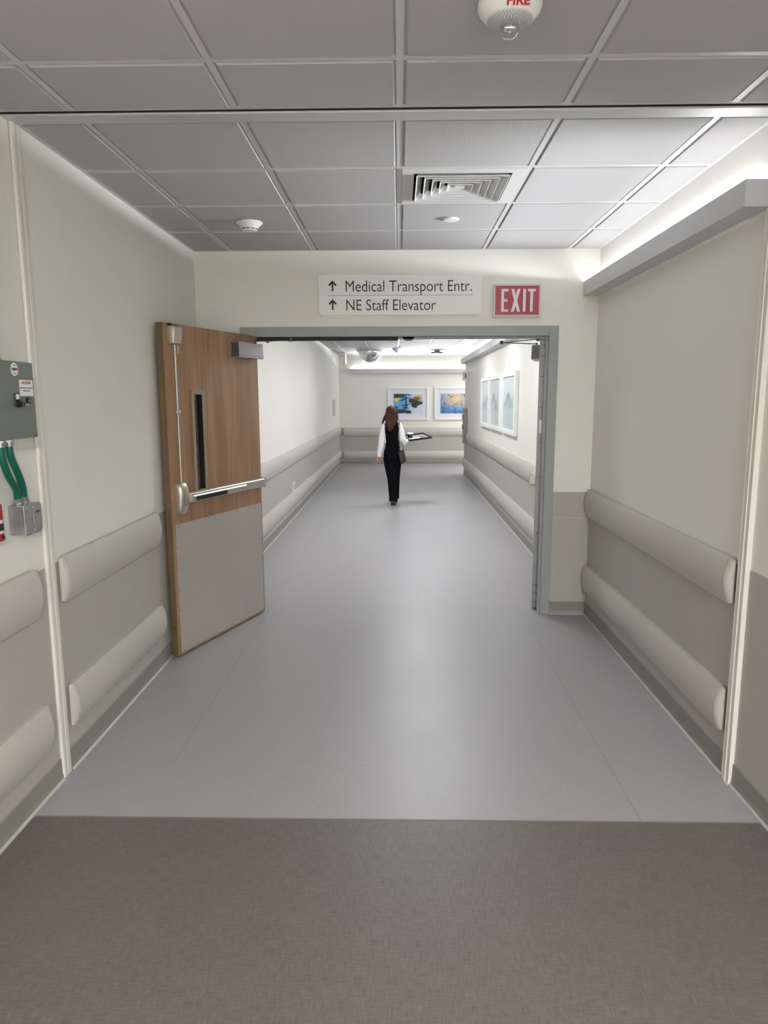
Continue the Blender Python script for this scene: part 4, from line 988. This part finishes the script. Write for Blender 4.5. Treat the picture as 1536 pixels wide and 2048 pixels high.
# handbag and strap
bc_ = V((.053, WY-.135, .765))
r2 = thing('handbag', bc_, 'small dark grey handbag at the right hip of the woman', 'bag')
def bagquad(k, yo, t_):
    P = [(-.055, -.055*1.0+.105), (.025, .140), (.060, -.038), (-.012, -.095)]
    P = [(-.055, .068), (.024, .112), (.060, -.060), (-.014, -.108)]
    return [(bc_.x+p[0]*k, bc_.z+p[1]*k) for p in P], bc_.y+yo, bc_.y+yo+t_
b = BM(); q, y0, y1 = bagquad(1, 0, .05); prism(b, q, 'y', y0, y1); bmesh.ops.bevel(b, geom=list(b.edges), offset=.005, segments=2, affect='EDGES'); bb_ = finish('bag_body', b, BAGM, parent=r2)
b = BM()
qo, _, _ = bagquad(1.03, 0, 0); qc = qo+[qo[0]]
for p, q_ in zip(qc, qc[1:]): tube(b, [(p[0], bc_.y-.002, p[1]), (q_[0], bc_.y-.002, q_[1])], .005, 8, ref=(0, 1, 0))
finish('piping', b, BLACKP, parent=bb_)
b = BM(); lathe(b, [(0, -.006), (.006, -.005), (.006, 0), (0, 0)], (bc_.x-.03, bc_.y, bc_.z-.03), 'y', 12); finish('clasp', b, mat('clasp_silver', srgb(230, 230, 230), .2, metal=.8), parent=bb_)
b = BM(); tube(b, [(bc_.x-.052, bc_.y+.01, bc_.z+.065), (.018, WY-.108, .92), (.008, WY-.100, 1.05), (.006, WY-.097, 1.2), (.012, WY-.06, 1.292), (.015, WY, 1.308)], [(.005, .002)]*6, 8, ref=(0, 1, 0))
tube(b, [(bc_.x+.024, bc_.y+.01, bc_.z+.11), (.075, WY-.09, .925), (.058, WY-.04, .96)], [(.004, .002)]*3, 8, ref=(0, 1, 0)); finish('strap', b, BLACKP, parent=r2)

# tray, cup and papers
tcx, tcy, tcz = .288, WY+.26, 1.052
rot = Matrix.Rotation(math.radians(11.5), 4, 'X') @ Matrix.Rotation(math.radians(27), 4, 'Z')
eul = rot.to_euler()
r3 = thing('serving_tray', (tcx, tcy, tcz), 'black-rimmed grey tray carried on the right hand of the woman', 'tray', rot=eul)
hw, hd = .19, .14
b = BM(); box(b, -hw, hw, -hd, hd, -.004, .002, .0015, 1); finish('tray_surface', b, mat('tray_grey', srgb(140, 142, 146), .4), parent=r3, local=True)
b = BM(); pr = [(-hw, -hd), (hw, -hd), (hw, hd), (-hw, hd)]
prism(b, [(-hw-.016, -hd-.012), (-hw+.004, -hd-.012), (-hw+.004, hd+.012), (-hw-.016, hd+.012)], 'z', -.006, .020); prism(b, [(hw-.004, -hd-.012), (hw+.016, -hd-.012), (hw+.016, hd+.012), (hw-.004, hd+.012)], 'z', -.006, .020)
prism(b, [(-hw, -hd-.014), (hw, -hd-.014), (hw, -hd+.006), (-hw, -hd+.006)], 'z', -.0061, .0201); prism(b, [(-hw, hd-.006), (hw, hd-.006), (hw, hd+.014), (-hw, hd+.014)], 'z', -.0061, .0201)
finish('rim', b, BLACKP, parent=r3, local=True)
def on_tray(x, y, z=.002): return V((tcx, tcy, tcz))+rot.to_3x3() @ V((x, y, z))
p = on_tray(-.105, .02, .0025)
r4 = thing('coffee_cup', p, 'black cup with a white lid on the tray', 'cup', rot=eul)
b = BM(); lathe(b, [(0, 0), (.036, 0), (.047, .062), (.048, .066), (0, .066)], (0, 0, 0), 'z', 28); finish('cup_body', b, BLACKP, parent=r4, local=True, smooth=True)
b = BM(); lathe(b, [(0, .066), (.049, .066), (.049, .069), (.044, .073), (0, .074)], (0, 0, 0), 'z', 28); finish('lid', b, WHITE, parent=r4, local=True, smooth=True)
p = on_tray(-.06, -.075, .003)
b = BM(); box(b, -.10, .095, -.052, .05, 0, .003, .001, 1)
n_ = plain('paper_sheet', b, WHITE, 'white folded paper at the near side of the tray', 'paper'); n_.location = p; n_.rotation_euler = eul
for k, xx in enumerate((.075, .112)):
    p = on_tray(xx-.02, -.055, .008)
    b = BM(); tube(b, [(0, -.03, 0), (.004, .03, 0)], .003, 8, ref=(0, 0, 1)); n_ = plain('pen', b, BLACKP, ('left' if k == 0 else 'right')+' one of two small black pens lying on the tray', 'pen', group='pens on the tray'); n_.location = p; n_.rotation_euler = eul
